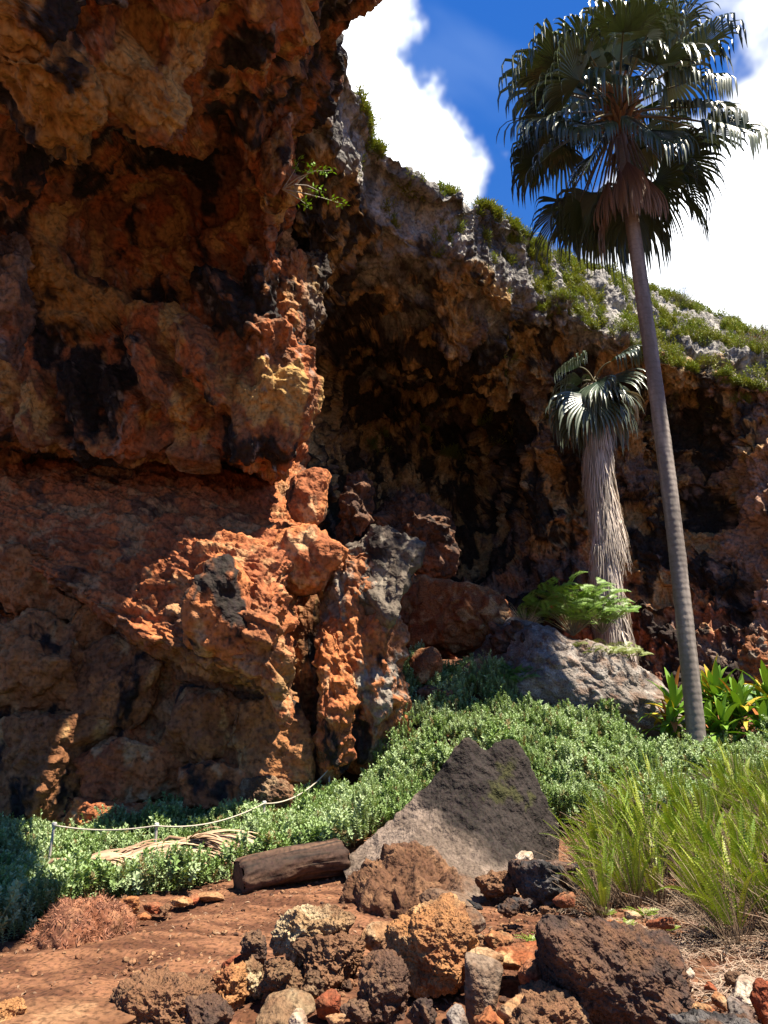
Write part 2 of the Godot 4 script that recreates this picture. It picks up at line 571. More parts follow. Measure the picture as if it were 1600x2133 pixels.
# swellings of the rock: place, half size, turn about z in degrees, height
var overhang_domes := [
	[Vector3(-3.53, 8.35, -6.40), Vector3(1.074, 0.435, 0.859), -8, 0.6], [Vector3(-3.72, 8.24, -7.00), Vector3(0.902, 0.355, 0.902), -16, 0.45], [Vector3(-2.77, 8.62, -7.40), Vector3(0.751, 0.578, 0.751), 16, 0.6], [Vector3(-2.16, 9.12, -7.10), Vector3(0.568, 0.710, 0.568), 0, 0.45], [Vector3(-1.60, 9.68, -7.70), Vector3(0.461, 0.922, 0.461), -6, 0.4], [Vector3(-1.13, 10.48, -8.00), Vector3(0.291, 0.776, 0.378), -4, 0.4],
	[Vector3(-4.24, 9.02, -9.00), Vector3(0.445, 0.411, 0.534), 12, 0.5], [Vector3(-5.33, 8.77, -9.20), Vector3(0.589, 0.589, 0.707), 0, 0.55], [Vector3(-5.10, 8.35, -10.70), Vector3(1.013, 0.662, 1.013), 20, 0.7], [Vector3(-2.62, 9.97, -10.50), Vector3(0.317, 0.516, 0.476), -8, 0.45], [Vector3(-2.06, 10.11, -10.00), Vector3(0.421, 1.147, 0.505), -10, 0.5], [Vector3(-3.36, 9.72, -11.30), Vector3(1.259, 0.294, 1.259), 6, 0.3],
	[Vector3(-2.70, 8.41, -11.30), Vector3(0.450, 1.349, 0.539), 38, 0.5], [Vector3(-2.07, 8.44, -11.20), Vector3(0.365, 1.217, 0.438), 22, 0.45], [Vector3(-1.81, 8.77, -11.00), Vector3(0.523, 0.603, 0.628), 0, 0.4], [Vector3(-1.65, 6.64, -11.90), Vector3(0.413, 1.568, 0.536), -4, 0.5], [Vector3(-2.22, 6.29, -11.70), Vector3(0.444, 1.331, 0.533), -8, 0.45], [Vector3(-3.79, 6.99, -11.50), Vector3(0.363, 1.330, 0.435), 34, 0.5], [Vector3(-3.09, 7.20, -11.40), Vector3(0.321, 1.286, 0.386), 28, 0.45],
	[Vector3(-4.45, 6.47, -11.70), Vector3(0.364, 1.053, 0.437), 18, 0.45], [Vector3(-5.85, 6.34, -11.60), Vector3(0.361, 0.882, 0.433), 6, 0.4], [Vector3(-5.23, 6.51, -11.60), Vector3(0.282, 0.965, 0.338), 10, 0.4], [Vector3(-4.34, 5.89, -12.00), Vector3(1.351, 0.328, 1.081), 4, 0.35], [Vector3(-3.70, 7.97, -11.50), Vector3(1.069, 0.452, 0.962), -30, 0.4], [Vector3(-1.50, 10.06, -11.10), Vector3(0.375, 0.708, 0.487), -6, 0.35], [Vector3(-3.03, 10.03, -9.90), Vector3(0.568, 0.265, 0.681), 20, 0.3]]

func overhang_tint(p: Vector3) -> Color:
	var a: float = noises.stain.get_noise_3dv(p)
	var b: float = noises.stain_b.get_noise_3d(p.x, p.y * 0.55, p.z)
	var c: float = noises.stain_b.get_noise_3d(p.x * 2.1 + 31.0, p.y * 0.9, p.z * 2.1)
	var col := Color(0.21, 0.092, 0.046)
	col = col.lerp(Color(0.37, 0.18, 0.068), smoothstep(0.0, 0.22, a))
	col = col.lerp(Color(0.34, 0.115, 0.045), smoothstep(0.08, 0.25, c))
	col = col.lerp(Color(0.42, 0.25, 0.09), smoothstep(0.18, 0.34, b - 0.4 * c))
	col = col.lerp(Color(0.028, 0.022, 0.02), smoothstep(0.0, 0.16, -b + 0.4 * a - 0.03))
	var ve: float = noises.vein.get_noise_3d(p.x * 1.3, p.y * 0.7, p.z * 1.3)
	col = col.lerp(Color(0.3, 0.25, 0.21), 0.7 * smoothstep(0.62, 0.8, ve) * smoothstep(-0.1, 0.2, c))
	var ochre := maxf(patch(p, Vector3(-5.09, 8.24, -10.60), Vector3(0.9, 0.7, 1.0), 0.6), patch(p, Vector3(-4.17, 8.81, -8.70), Vector3(0.45, 0.5, 0.8), 0.5))
	ochre = maxf(ochre, patch(p, Vector3(-3.36, 8.05, -6.20), Vector3(1.2, 0.7, 1.5), 0.7))
	col = col.lerp(Color(0.34, 0.185, 0.06), ochre * smoothstep(-0.25, 0.05, b + 0.1))
	return col * (1.0 + 0.3 * noises.speck.get_noise_3dv(p * 0.8))

func back_shape(p: Vector3) -> float:
	return (0.45 * (noises.big.get_noise_3dv(p) as float) + 0.6 * blocks(p)) * lerpf(1.0, 0.35, smoothstep(10.4, 11.8, p.y)) + bulge(p, back_bulges) - 0.05

func back_relief(p: Vector3) -> float:
	var d: float = -0.2 * noises.ridge.get_noise_3d(p.x, p.y * 0.5, p.z) + 0.2 * chips(p) + 0.06 * noises.grit.get_noise_3dv(p)
	d = d * lerpf(1.0, 0.45, smoothstep(10.8, 12.4, p.y)) + 0.05 * noises.grit.get_noise_3dv(p * 1.6)
	return d - 0.18 * noises.rib.get_noise_3d(p.x * 1.2, p.y * 0.22, p.z * 1.2)

var back_bulges := [
	[Vector3(2.23, 7.41, -20.80), Vector3(1.1, 2.6, 1.6), -0.9], [Vector3(4.22, 8.60, -20.00), Vector3(0.5, 2.5, 1.0), 0.4], [Vector3(8.47, 9.54, -19.80), Vector3(1.0, 0.8, 1.2), -0.8], [Vector3(8.67, 7.21, -19.60), Vector3(0.8, 0.9, 1.0), -0.8],
	[Vector3(-1.64, 9.92, -14.20), Vector3(0.6, 1.2, 1.0), 0.6], [Vector3(6.80, 9.10, -19.40), Vector3(0.7, 1.0, 0.8), 0.4], [Vector3(9.42, 8.71, -18.40), Vector3(0.5, 1.5, 0.8), 0.4], [Vector3(4.73, 10.51, -18.70), Vector3(0.9, 0.8, 0.8), 0.35]]

func back_tint(p: Vector3) -> Color:
	var a: float = noises.stain.get_noise_3dv(p)
	var b: float = noises.stain_b.get_noise_3d(p.x, p.y * 0.45, p.z)
	var c: float = noises.stain_b.get_noise_3d(p.x * 1.8 + 11.0, p.y * 1.2, p.z * 1.8)
	var low := smoothstep(0.0, 1.0, (7.2 - p.y) / 3.0 + a * 1.2)
	var col := Color(0.34, 0.205, 0.085).lerp(Color(0.29, 0.115, 0.065), low)
	col = col.lerp(Color(0.5, 0.34, 0.165), smoothstep(0.02, 0.22, c) * (1.0 - 0.7 * low))
	col = col.lerp(Color(0.16, 0.11, 0.085), smoothstep(0.05, 0.25, a - 0.4 * c))
	# black crust in tall streaks
	var crust := smoothstep(-0.02, 0.1, -b + 0.35 * c + 0.05)
	col = col.lerp(Color(0.022, 0.019, 0.018), crust * 0.95)
	# right-hand buttress: pale pink limestone
	var pale := patch(p, Vector3(9.75, 6.68, -18.20), Vector3(1.3, 3.6, 2.0), 0.8)
	col = col.lerp(Color(0.34, 0.2, 0.135), pale * smoothstep(-0.25, 0.1, a + 0.1))
	# weathered grey limestone of the rim
	var rim := smoothstep(-0.35, 0.35, p.y - (11.7 - 0.16 * maxf(p.x - 3.0, 0.0)) + a * 1.6 + maxf(0.0, -p.x) * -0.6)
	var grey := Color(0.25, 0.235, 0.215).lerp(Color(0.1, 0.092, 0.085), smoothstep(-0.05, 0.25, b))
	grey = grey.lerp(Color(0.38, 0.355, 0.32), smoothstep(0.05, 0.25, c))
	col = col.lerp(grey, rim)
	return col * (1.0 + 0.32 * noises.speck.get_noise_3dv(p * 0.8))

func ledge_shape(p: Vector3) -> float:
	return 0.12 * (noises.big.get_noise_3dv(p) as float) + 0.12 * blocks(p)

func ledge_relief(p: Vector3) -> float:
	var along := Vector3(p.x * 0.35 + p.y * 0.25, p.y * 1.3 + p.x * 0.45, p.z * 1.1)
	var d: float = -0.16 * noises.ridge.get_noise_3dv(along * 1.3) + 0.1 * chips(p * Vector3(0.9, 1.4, 0.9)) + 0.07 * noises.grit.get_noise_3dv(along * 1.1)
	return d + 0.03 * noises.fine.get_noise_3dv(p) - 0.05 * noises.ridge.get_noise_3dv(along * 4.0)

func ledge_tint(p: Vector3) -> Color:
	var a: float = noises.stain.get_noise_3d(p.x, p.y * 1.6, p.z)
	var b: float = noises.stain_b.get_noise_3dv(p)
	var c: float = noises.stain_b.get_noise_3d(p.x * 1.8 + 11.0, p.y * 2.2, p.z * 1.8)
	var soil := smoothstep(-0.3, 0.3, p.y - 2.6 + a)
	var col := Color(0.2, 0.095, 0.045).lerp(Color(0.3, 0.17, 0.075), smoothstep(-0.05, 0.2, a))
	col = col.lerp(Color(0.3, 0.1, 0.04), smoothstep(0.05, 0.22, c))
	col = col.lerp(Color(0.4, 0.135, 0.05).lerp(Color(0.28, 0.095, 0.042), smoothstep(-0.1, 0.22, b)), soil)
	col = col.lerp(Color(0.06, 0.045, 0.036), 0.8 * smoothstep(0.12, 0.3, -b + 0.3 * c))
	col = col.lerp(Color(0.42, 0.23, 0.11), 0.8 * smoothstep(0.1, 0.28, c - 0.3 * b))
	return col * (1.0 + 0.32 * noises.speck.get_noise_3dv(p * 0.9))

func twin_shape(p: Vector3) -> float:
	return 0.03 * (noises.mid.get_noise_3dv(p * 1.4) as float)

func twin_relief(p: Vector3) -> float:
	var foot := patch(p, Vector3(0.12, 0.14, -7.00), Vector3(0.55, 0.5, 0.6), 0.3)
	var d: float = 0.02 * noises.fine.get_noise_3dv(p * 1.6) - 0.02 * noises.ridge.get_noise_3dv(p * 3.5) + 0.02 * noises.rib.get_noise_3d(p.x * 3.0 + p.y * 1.5, p.y * 0.6, p.z * 3.0)
	return d + foot * (0.1 + 0.14 * noises.ridge.get_noise_3dv(p * 3.0) + 0.05 * noises.pit.get_noise_3dv(p))

func twin_tint(p: Vector3) -> Color:
	var a: float = noises.stain.get_noise_3dv(p * 2.5)
	var c: float = noises.stain_b.get_noise_3dv(p * 3.0)
	var col := Color(0.12, 0.09, 0.07).lerp(Color(0.19, 0.145, 0.115), smoothstep(-0.1, 0.25, a))
	# ragged near-black patches on the upper face
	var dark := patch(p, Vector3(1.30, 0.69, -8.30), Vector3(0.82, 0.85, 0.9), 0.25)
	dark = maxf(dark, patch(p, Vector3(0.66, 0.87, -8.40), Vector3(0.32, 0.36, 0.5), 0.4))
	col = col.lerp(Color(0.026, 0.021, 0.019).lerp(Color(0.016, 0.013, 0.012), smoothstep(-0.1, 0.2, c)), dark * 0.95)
	var moss := patch(p, Vector3(1.26, 0.88, -8.30), Vector3(0.2, 0.34, 0.5), 2.2)
	col = col.lerp(Color(0.05, 0.05, 0.018), 0.75 * moss * smoothstep(0.0, 0.2, c))
	var foot := patch(p, Vector3(0.12, 0.12, -7.00), Vector3(0.6, 0.48, 0.7), 0.4)
	col = col.lerp(Color(0.1, 0.05, 0.028).lerp(Color(0.16, 0.085, 0.046), smoothstep(0.0, 0.2, c)), foot)
	var streak: float = noises.rib.get_noise_3d(p.x * 7.0 + p.y * 3.0, p.y * 1.2, p.z * 7.0)
	return col * (1.0 + 0.3 * noises.speck.get_noise_3dv(p * 2.0) + 0.22 * streak)

# ---------------------------------------------------------------- masses of rock that stand out of the walls
var grounds := {  # two colours, share of black crust, pale colour, its share
	"tan": [Color(0.42, 0.235, 0.1), Color(0.3, 0.125, 0.05), 0.22, Color(0.5, 0.36, 0.22), 0.25], "ochre": [Color(0.4, 0.25, 0.075), Color(0.25, 0.14, 0.05), 0.3, Color(0.45, 0.33, 0.15), 0.2],
	"rust": [Color(0.42, 0.15, 0.055), Color(0.29, 0.1, 0.043), 0.16, Color(0.46, 0.27, 0.14), 0.32], "violet": [Color(0.21, 0.15, 0.125), Color(0.12, 0.08, 0.066), 0.3, Color(0.33, 0.27, 0.24), 0.3],
	"brown": [Color(0.34, 0.15, 0.06), Color(0.23, 0.1, 0.045), 0.15, Color(0.4, 0.23, 0.1), 0.25],
	"grey": [Color(0.135, 0.11, 0.085), Color(0.09, 0.07, 0.055), 0.25, Color(0.19, 0.16, 0.125), 0.3], "split": [Color(0.37, 0.14, 0.055), Color(0.27, 0.115, 0.055), 0.12, Color(0.24, 0.205, 0.165), 0.42]}

func ground_tint(p: Vector3, g: Array) -> Color:
	var a: float = noises.stain.get_noise_3d(p.x * 1.2, p.y * 0.8, p.z * 1.2)
	var b: float = noises.stain_b.get_noise_3d(p.x * 1.2 + 5.0, p.y * 0.6, p.z * 1.2)
	var c: float = noises.stain_b.get_noise_3d(p.x * 2.0 + 31.0, p.y, p.z * 2.0)
	var col: Color = g[0].lerp(g[1], smoothstep(-0.12, 0.16, a))
	col = col.lerp(g[3], smoothstep(0.0, 0.2, c + g[4] - 0.42))
	col = col.lerp(Color(0.03, 0.023, 0.02), smoothstep(0.0, 0.15, b + g[2] - 0.36))
	return col * (1.0 + 0.34 * noises.speck.get_noise_3dv(p * 0.9))

func mass(parent: Node, called: String, at: Vector3, half: Vector3, turn: Vector3, seed_: int, round_: float, rough: float, ground: String) -> void:
	var r := RandomNumberGenerator.new()
	r.seed = seed_
	var pn := PackedVector3Array()
	for i in 9:
		pn.append(Vector3(r.randfn(), r.randfn(), r.randfn()).normalized() / r.randf_range(0.78, 1.0))
	for d in [Vector3.RIGHT, Vector3.LEFT, Vector3.UP, Vector3.DOWN, Vector3.BACK, Vector3.FORWARD]:
		pn.append((d + Vector3(r.randfn(), r.randfn(), r.randfn()) * 0.2).normalized() / r.randf_range(0.92, 1.0))
	var turned := Basis.from_euler(turn * PI / 180.0)
	var size := maxf(half.x, maxf(half.y, half.z))
	var b := ball(clampi(int(size / 0.022 / 2.0) * 2, 24, 84))
	var dirs: PackedVector3Array = b[0]
	var v := PackedVector3Array()
	v.resize(dirs.size())
	for i in dirs.size():
		var d := dirs[i]
		var sum := 0.0
		for q in pn:
			var a := q.dot(d)
			if a > 0.0: sum += pow(a, round_)
		v[i] = at + turned * (d * pow(sum, -1.0 / round_) * half * 1.08)
	var n := smooth_normals(v, b[1])
	var c := PackedColorArray()
	c.resize(v.size())
	for i in v.size():
		var p := v[i]
		var lump: float = 0.16 * noises.mid.get_noise_3dv(p * 1.2) + 0.08 * chips(p * 1.2) - 0.1 * noises.ridge.get_noise_3d(p.x * 1.6, p.y, p.z * 1.6) - 0.05 * noises.ridge.get_noise_3d(p.x * 4.0, p.y * 5.5, p.z * 4.0) + 0.07 * noises.grit.get_noise_3dv(p) + 0.03 * noises.fine.get_noise_3dv(p * 1.3)
		v[i] = p + n[i] * lump * rough * minf(1.0, size * 1.4)
		c[i] = ground_tint(v[i], grounds[ground])
		if called == "hanging_rock": c[i] = c[i].lerp(overhang_tint(v[i]) if v[i].z > -12.9 else back_tint(v[i]), 0.5)
	put(called, arrays_mesh(v, smooth_normals(v, b[1]), c, b[1]), mats.rock, parent)

func build_masses(roof: Node, wall: Node, ledge: Node) -> void:
	var z := Vector3.ZERO
	mass(roof, "hanging_rock", Vector3(-1.66, 9.94, -9.80), Vector3(0.270, 0.787, 0.324), Vector3(0, 15, -14), 8, 5.0, 0.5, "rust")
	mass(roof, "hanging_rock", Vector3(-5.84, 7.83, -10.20), Vector3(0.351, 1.072, 0.316), Vector3(0, 0, 4), 6, 6.0, 0.9, "violet")
	mass(roof, "hanging_rock", Vector3(-3.21, 5.90, -12.40), Vector3(0.401, 0.316, 0.361), Vector3(0, 0, -18), 17, 9.0, 0.4, "tan")
	mass(wall, "hanging_rock", Vector3(-1.53, 9.90, -13.60), Vector3(0.419, 1.133, 0.419), Vector3(0, 0, -6), 30, 6.0, 0.9, "grey")
	# bedded blocks under the sloping ledge
	mass(ledge, "bedded_block", Vector3(-6.14, 3.53, -13.00), Vector3(1.082, 0.556, 0.865), Vector3(0, 10, -24), 50, 24.0, 0.75, "brown")
	mass(ledge, "bedded_block", Vector3(-5.70, 2.21, -12.20), Vector3(1.078, 0.909, 0.862), Vector3(0, 10, -16), 51, 24.0, 0.75, "brown")
	mass(ledge, "bedded_block", Vector3(-5.37, 3.33, -12.60), Vector3(0.456, 0.224, 0.410), Vector3(0, 0, -24), 52, 24.0, 0.75, "brown")
	mass(ledge, "bedded_block", Vector3(-4.18, 2.02, -12.20), Vector3(0.663, 0.652, 0.597), Vector3(0, 20, -18), 53, 24.0, 0.75, "brown")
	mass(ledge, "bedded_block", Vector3(-4.87, 2.77, -12.50), Vector3(0.447, 0.483, 0.402), Vector3(0, 0, -14), 54, 24.0, 0.75, "brown")
	mass(ledge, "bedded_block", Vector3(-5.15, 0.82, -12.20), Vector3(0.877, 0.881, 0.790), Vector3(0, 15, -8), 55, 24.0, 0.75, "brown")
	mass(ledge, "bedded_block", Vector3(-3.77, 0.82, -12.20), Vector3(0.855, 0.553, 0.684), Vector3(0, 10, -4), 56, 24.0, 0.75, "rust")
	mass(ledge, "bedded_block", Vector3(-4.46, 1.40, -12.10), Vector3(0.503, 0.289, 0.452), Vector3(0, 10, -12), 57, 24.0, 0.75, "brown")
	mass(ledge, "bedded_block", Vector3(-2.30, 0.53, -11.50), Vector3(0.587, 0.423, 0.469), Vector3(0, 10, -10), 58, 24.0, 0.75, "rust")
	mass(ledge, "bedded_block", Vector3(-2.59, 1.48, -11.60), Vector3(0.605, 0.594, 0.484), Vector3(0, 0, -20), 59, 18.0, 0.75, "brown")
	mass(ledge, "bedded_block", Vector3(-1.71, 1.06, -11.60), Vector3(0.599, 0.746, 0.420), Vector3(0, 0, 4), 60, 18.0, 0.75, "brown")
	mass(ledge, "bedded_block", Vector3(-3.68, 0.01, -12.00), Vector3(1.251, 0.296, 1.001), Vector3(0, 0, -2), 61, 24.0, 0.75, "rust")
	mass(ledge, "bedded_block", Vector3(-2.76, 0.20, -11.60), Vector3(0.196, 0.192, 0.196), Vector3(0, 20, 0), 62, 24.0, 0.75, "brown")
	mass(ledge, "bedded_block", Vector3(-6.62, 0.61, -12.20), Vector3(0.996, 1.226, 0.797), Vector3(0, 0, 0), 63, 24.0, 0.75, "brown")
	mass(ledge, "bedded_block", Vector3(-1.40, 2.26, -13.20), Vector3(0.542, 2.333, 0.542), z, 66, 8.0, 0.8, "brown")
	mass(roof, "hanging_rock", Vector3(-2.02, 9.34, -13.20), Vector3(0.523, 1.237, 0.523), z, 67, 8.0, 0.8, "rust")
	# the sunlit nose of the ledge and the blocks beyond its cleft
	mass(ledge, "ledge_nose", Vector3(-2.11, 2.85, -10.50), Vector3(0.624, 0.709, 0.562), Vector3(0, 0, -14), 74, 6.0, 0.7, "rust")
	mass(ledge, "ledge_nose", Vector3(-1.36, 3.91, -11.50), Vector3(0.566, 0.566, 0.509), Vector3(0, 0, -26), 72, 8.0, 0.9, "rust")
	mass(ledge, "ledge_nose", Vector3(-1.40, 1.68, -10.70), Vector3(0.167, 0.367, 0.167), Vector3(0, 0, 14), 73, 6.0, 0.7, "rust")

func build_cliffs() -> void:
	var roof := put("cave_overhang", loft([
		PackedVector3Array([Vector3(-10.00, 8.00, 2.00), Vector3(-8.00, 9.00, 2.00), Vector3(-6.00, 9.80, 2.00), Vector3(-4.50, 10.00, 2.00), Vector3(-3.20, 10.00, 2.00), Vector3(-2.00, 10.10, 2.00), Vector3(-1.00, 10.10, 2.00), Vector3(-0.20, 10.60, 2.00), Vector3(-0.30, 11.80, 2.00), Vector3(-1.00, 13.80, 2.00)]),
		PackedVector3Array([Vector3(-10.00, 7.60, -2.00), Vector3(-8.00, 8.80, -2.00), Vector3(-6.00, 9.30, -2.00), Vector3(-4.50, 9.40, -2.20), Vector3(-3.20, 9.50, -2.50), Vector3(-2.00, 9.60, -2.60), Vector3(-1.00, 9.80, -3.00), Vector3(1.20, 10.40, -3.60), Vector3(1.20, 11.70, -3.80), Vector3(-0.60, 13.80, -3.40)]),
		PackedVector3Array([Vector3(-4.96, 8.02, -5.20), Vector3(-3.92, 8.39, -5.50), Vector3(-3.35, 8.64, -5.70), Vector3(-2.84, 8.88, -5.90), Vector3(-2.31, 9.25, -6.20), Vector3(-1.72, 9.62, -6.50), Vector3(-0.90, 9.99, -6.80), Vector3(0.62, 10.98, -6.90), Vector3(0.70, 12.13, -7.40), Vector3(-1.20, 14.00, -6.50)]),
		PackedVector3Array([Vector3(-5.48, 8.15, -5.90), Vector3(-4.31, 8.48, -6.20), Vector3(-3.61, 8.59, -6.30), Vector3(-3.09, 8.93, -6.60), Vector3(-2.55, 9.37, -7.00), Vector3(-1.95, 9.70, -7.30), Vector3(-1.24, 10.15, -7.70), Vector3(-0.49, 11.03, -8.50), Vector3(-0.48, 11.86, -9.00), Vector3(-1.80, 14.00, -9.00)]),
		PackedVector3Array([Vector3(-5.75, 8.03, -6.30), Vector3(-4.43, 8.23, -6.50), Vector3(-3.65, 8.17, -6.50), Vector3(-3.24, 8.67, -7.00), Vector3(-2.62, 8.88, -7.20), Vector3(-2.10, 9.48, -7.80), Vector3(-1.45, 9.99, -8.30), Vector3(-0.80, 10.99, -9.20), Vector3(-0.76, 12.10, -10.00), Vector3(-2.00, 14.00, -11.00)]),
		PackedVector3Array([Vector3(-6.27, 8.14, -7.00), Vector3(-4.69, 8.14, -7.00), Vector3(-3.87, 8.11, -7.00), Vector3(-3.35, 8.54, -7.50), Vector3(-2.72, 8.63, -7.60), Vector3(-2.34, 9.63, -8.60), Vector3(-1.63, 9.91, -8.90), Vector3(-0.99, 10.85, -10.00), Vector3(-0.93, 12.81, -11.20), Vector3(-2.20, 13.50, -13.00)]),
		PackedVector3Array([Vector3(-7.58, 9.00, -8.60), Vector3(-5.67, 9.00, -8.60), Vector3(-4.58, 8.90, -8.40), Vector3(-4.05, 9.51, -9.20), Vector3(-3.55, 10.28, -10.20), Vector3(-2.65, 10.54, -10.50), Vector3(-1.80, 9.94, -9.80), Vector3(-1.35, 10.44, -10.50), Vector3(-1.41, 12.32, -12.20), Vector3(-2.60, 12.50, -15.00)]),
		PackedVector3Array([Vector3(-8.21, 8.92, -9.50), Vector3(-6.14, 8.92, -9.50), Vector3(-5.28, 9.23, -9.90), Vector3(-4.66, 9.91, -10.90), Vector3(-3.88, 10.36, -11.50), Vector3(-2.77, 10.04, -11.20), Vector3(-1.90, 9.59, -10.60), Vector3(-1.51, 9.96, -11.10), Vector3(-1.68, 11.36, -12.80), Vector3(-2.80, 11.00, -16.00)]),
		PackedVector3Array([Vector3(-8.61, 8.42, -10.20), Vector3(-6.44, 8.42, -10.20), Vector3(-5.53, 8.68, -10.60), Vector3(-4.81, 9.28, -11.50), Vector3(-3.90, 9.48, -11.80), Vector3(-2.76, 9.12, -11.40), Vector3(-2.02, 8.86, -11.00), Vector3(-1.62, 9.19, -11.50), Vector3(-1.82, 10.31, -13.20), Vector3(-2.80, 9.50, -16.00)]),
		PackedVector3Array([Vector3(-9.26, 8.07, -11.20), Vector3(-6.93, 8.07, -11.20), Vector3(-5.82, 8.19, -11.40), Vector3(-4.76, 8.31, -11.60), Vector3(-3.69, 8.19, -11.40), Vector3(-2.63, 8.02, -11.10), Vector3(-2.03, 8.13, -11.30), Vector3(-1.69, 8.48, -11.90), Vector3(-1.93, 9.35, -13.40), Vector3(-2.80, 8.30, -16.50)]),
		PackedVector3Array([Vector3(-9.18, 7.24, -11.30), Vector3(-6.86, 7.24, -11.30), Vector3(-5.72, 7.29, -11.40), Vector3(-4.63, 7.34, -11.50), Vector3(-3.59, 7.24, -11.30), Vector3(-2.61, 7.19, -11.20), Vector3(-1.95, 7.24, -11.30), Vector3(-1.59, 7.59, -12.00), Vector3(-1.87, 8.39, -13.60), Vector3(-2.80, 7.20, -16.50)]),
		PackedVector3Array([Vector3(-9.17, 6.47, -11.50), Vector3(-6.86, 6.47, -11.50), Vector3(-5.71, 6.51, -11.60), Vector3(-4.58, 6.51, -11.60), Vector3(-3.62, 6.51, -11.60), Vector3(-2.63, 6.47, -11.50), Vector3(-1.85, 6.51, -11.60), Vector3(-1.38, 6.77, -12.20), Vector3(-1.67, 7.44, -13.80), Vector3(-2.70, 6.20, -16.50)]),
		PackedVector3Array([Vector3(-9.43, 5.97, -12.00), Vector3(-7.05, 5.97, -12.00), Vector3(-5.76, 5.77, -11.90), Vector3(-4.66, 5.76, -12.00), Vector3(-3.78, 6.00, -12.30), Vector3(-2.69, 5.72, -12.00), Vector3(-1.93, 5.34, -11.90), Vector3(-1.42, 5.94, -12.40), Vector3(-1.72, 6.50, -14.00), Vector3(-2.60, 5.40, -16.50)]),
		PackedVector3Array([Vector3(-10.32, 6.13, -13.20), Vector3(-7.72, 6.13, -13.20), Vector3(-6.41, 6.08, -13.30), Vector3(-5.18, 6.10, -13.40), Vector3(-4.10, 6.20, -13.40), Vector3(-2.95, 5.89, -13.20), Vector3(-2.08, 5.38, -12.90), Vector3(-1.74, 5.66, -13.20), Vector3(-1.95, 6.06, -14.50), Vector3(-2.60, 5.00, -16.50)]),
		PackedVector3Array([Vector3(-13.18, 6.83, -17.00), Vector3(-9.85, 6.83, -17.00), Vector3(-8.14, 6.83, -17.00), Vector3(-6.53, 6.83, -17.00), Vector3(-5.16, 6.83, -17.00), Vector3(-3.77, 6.71, -17.00), Vector3(-2.73, 6.35, -17.00), Vector3(-2.28, 6.35, -17.00), Vector3(-2.22, 6.67, -16.50), Vector3(-2.60, 4.90, -17.50)])], 0.028, [0, 8], [0, 1, 13], overhang_shape, overhang_relief, overhang_tint), mats.rock)
	tag(roof, "dark red and ochre overhanging cave roof and wall", "", "", "structure")
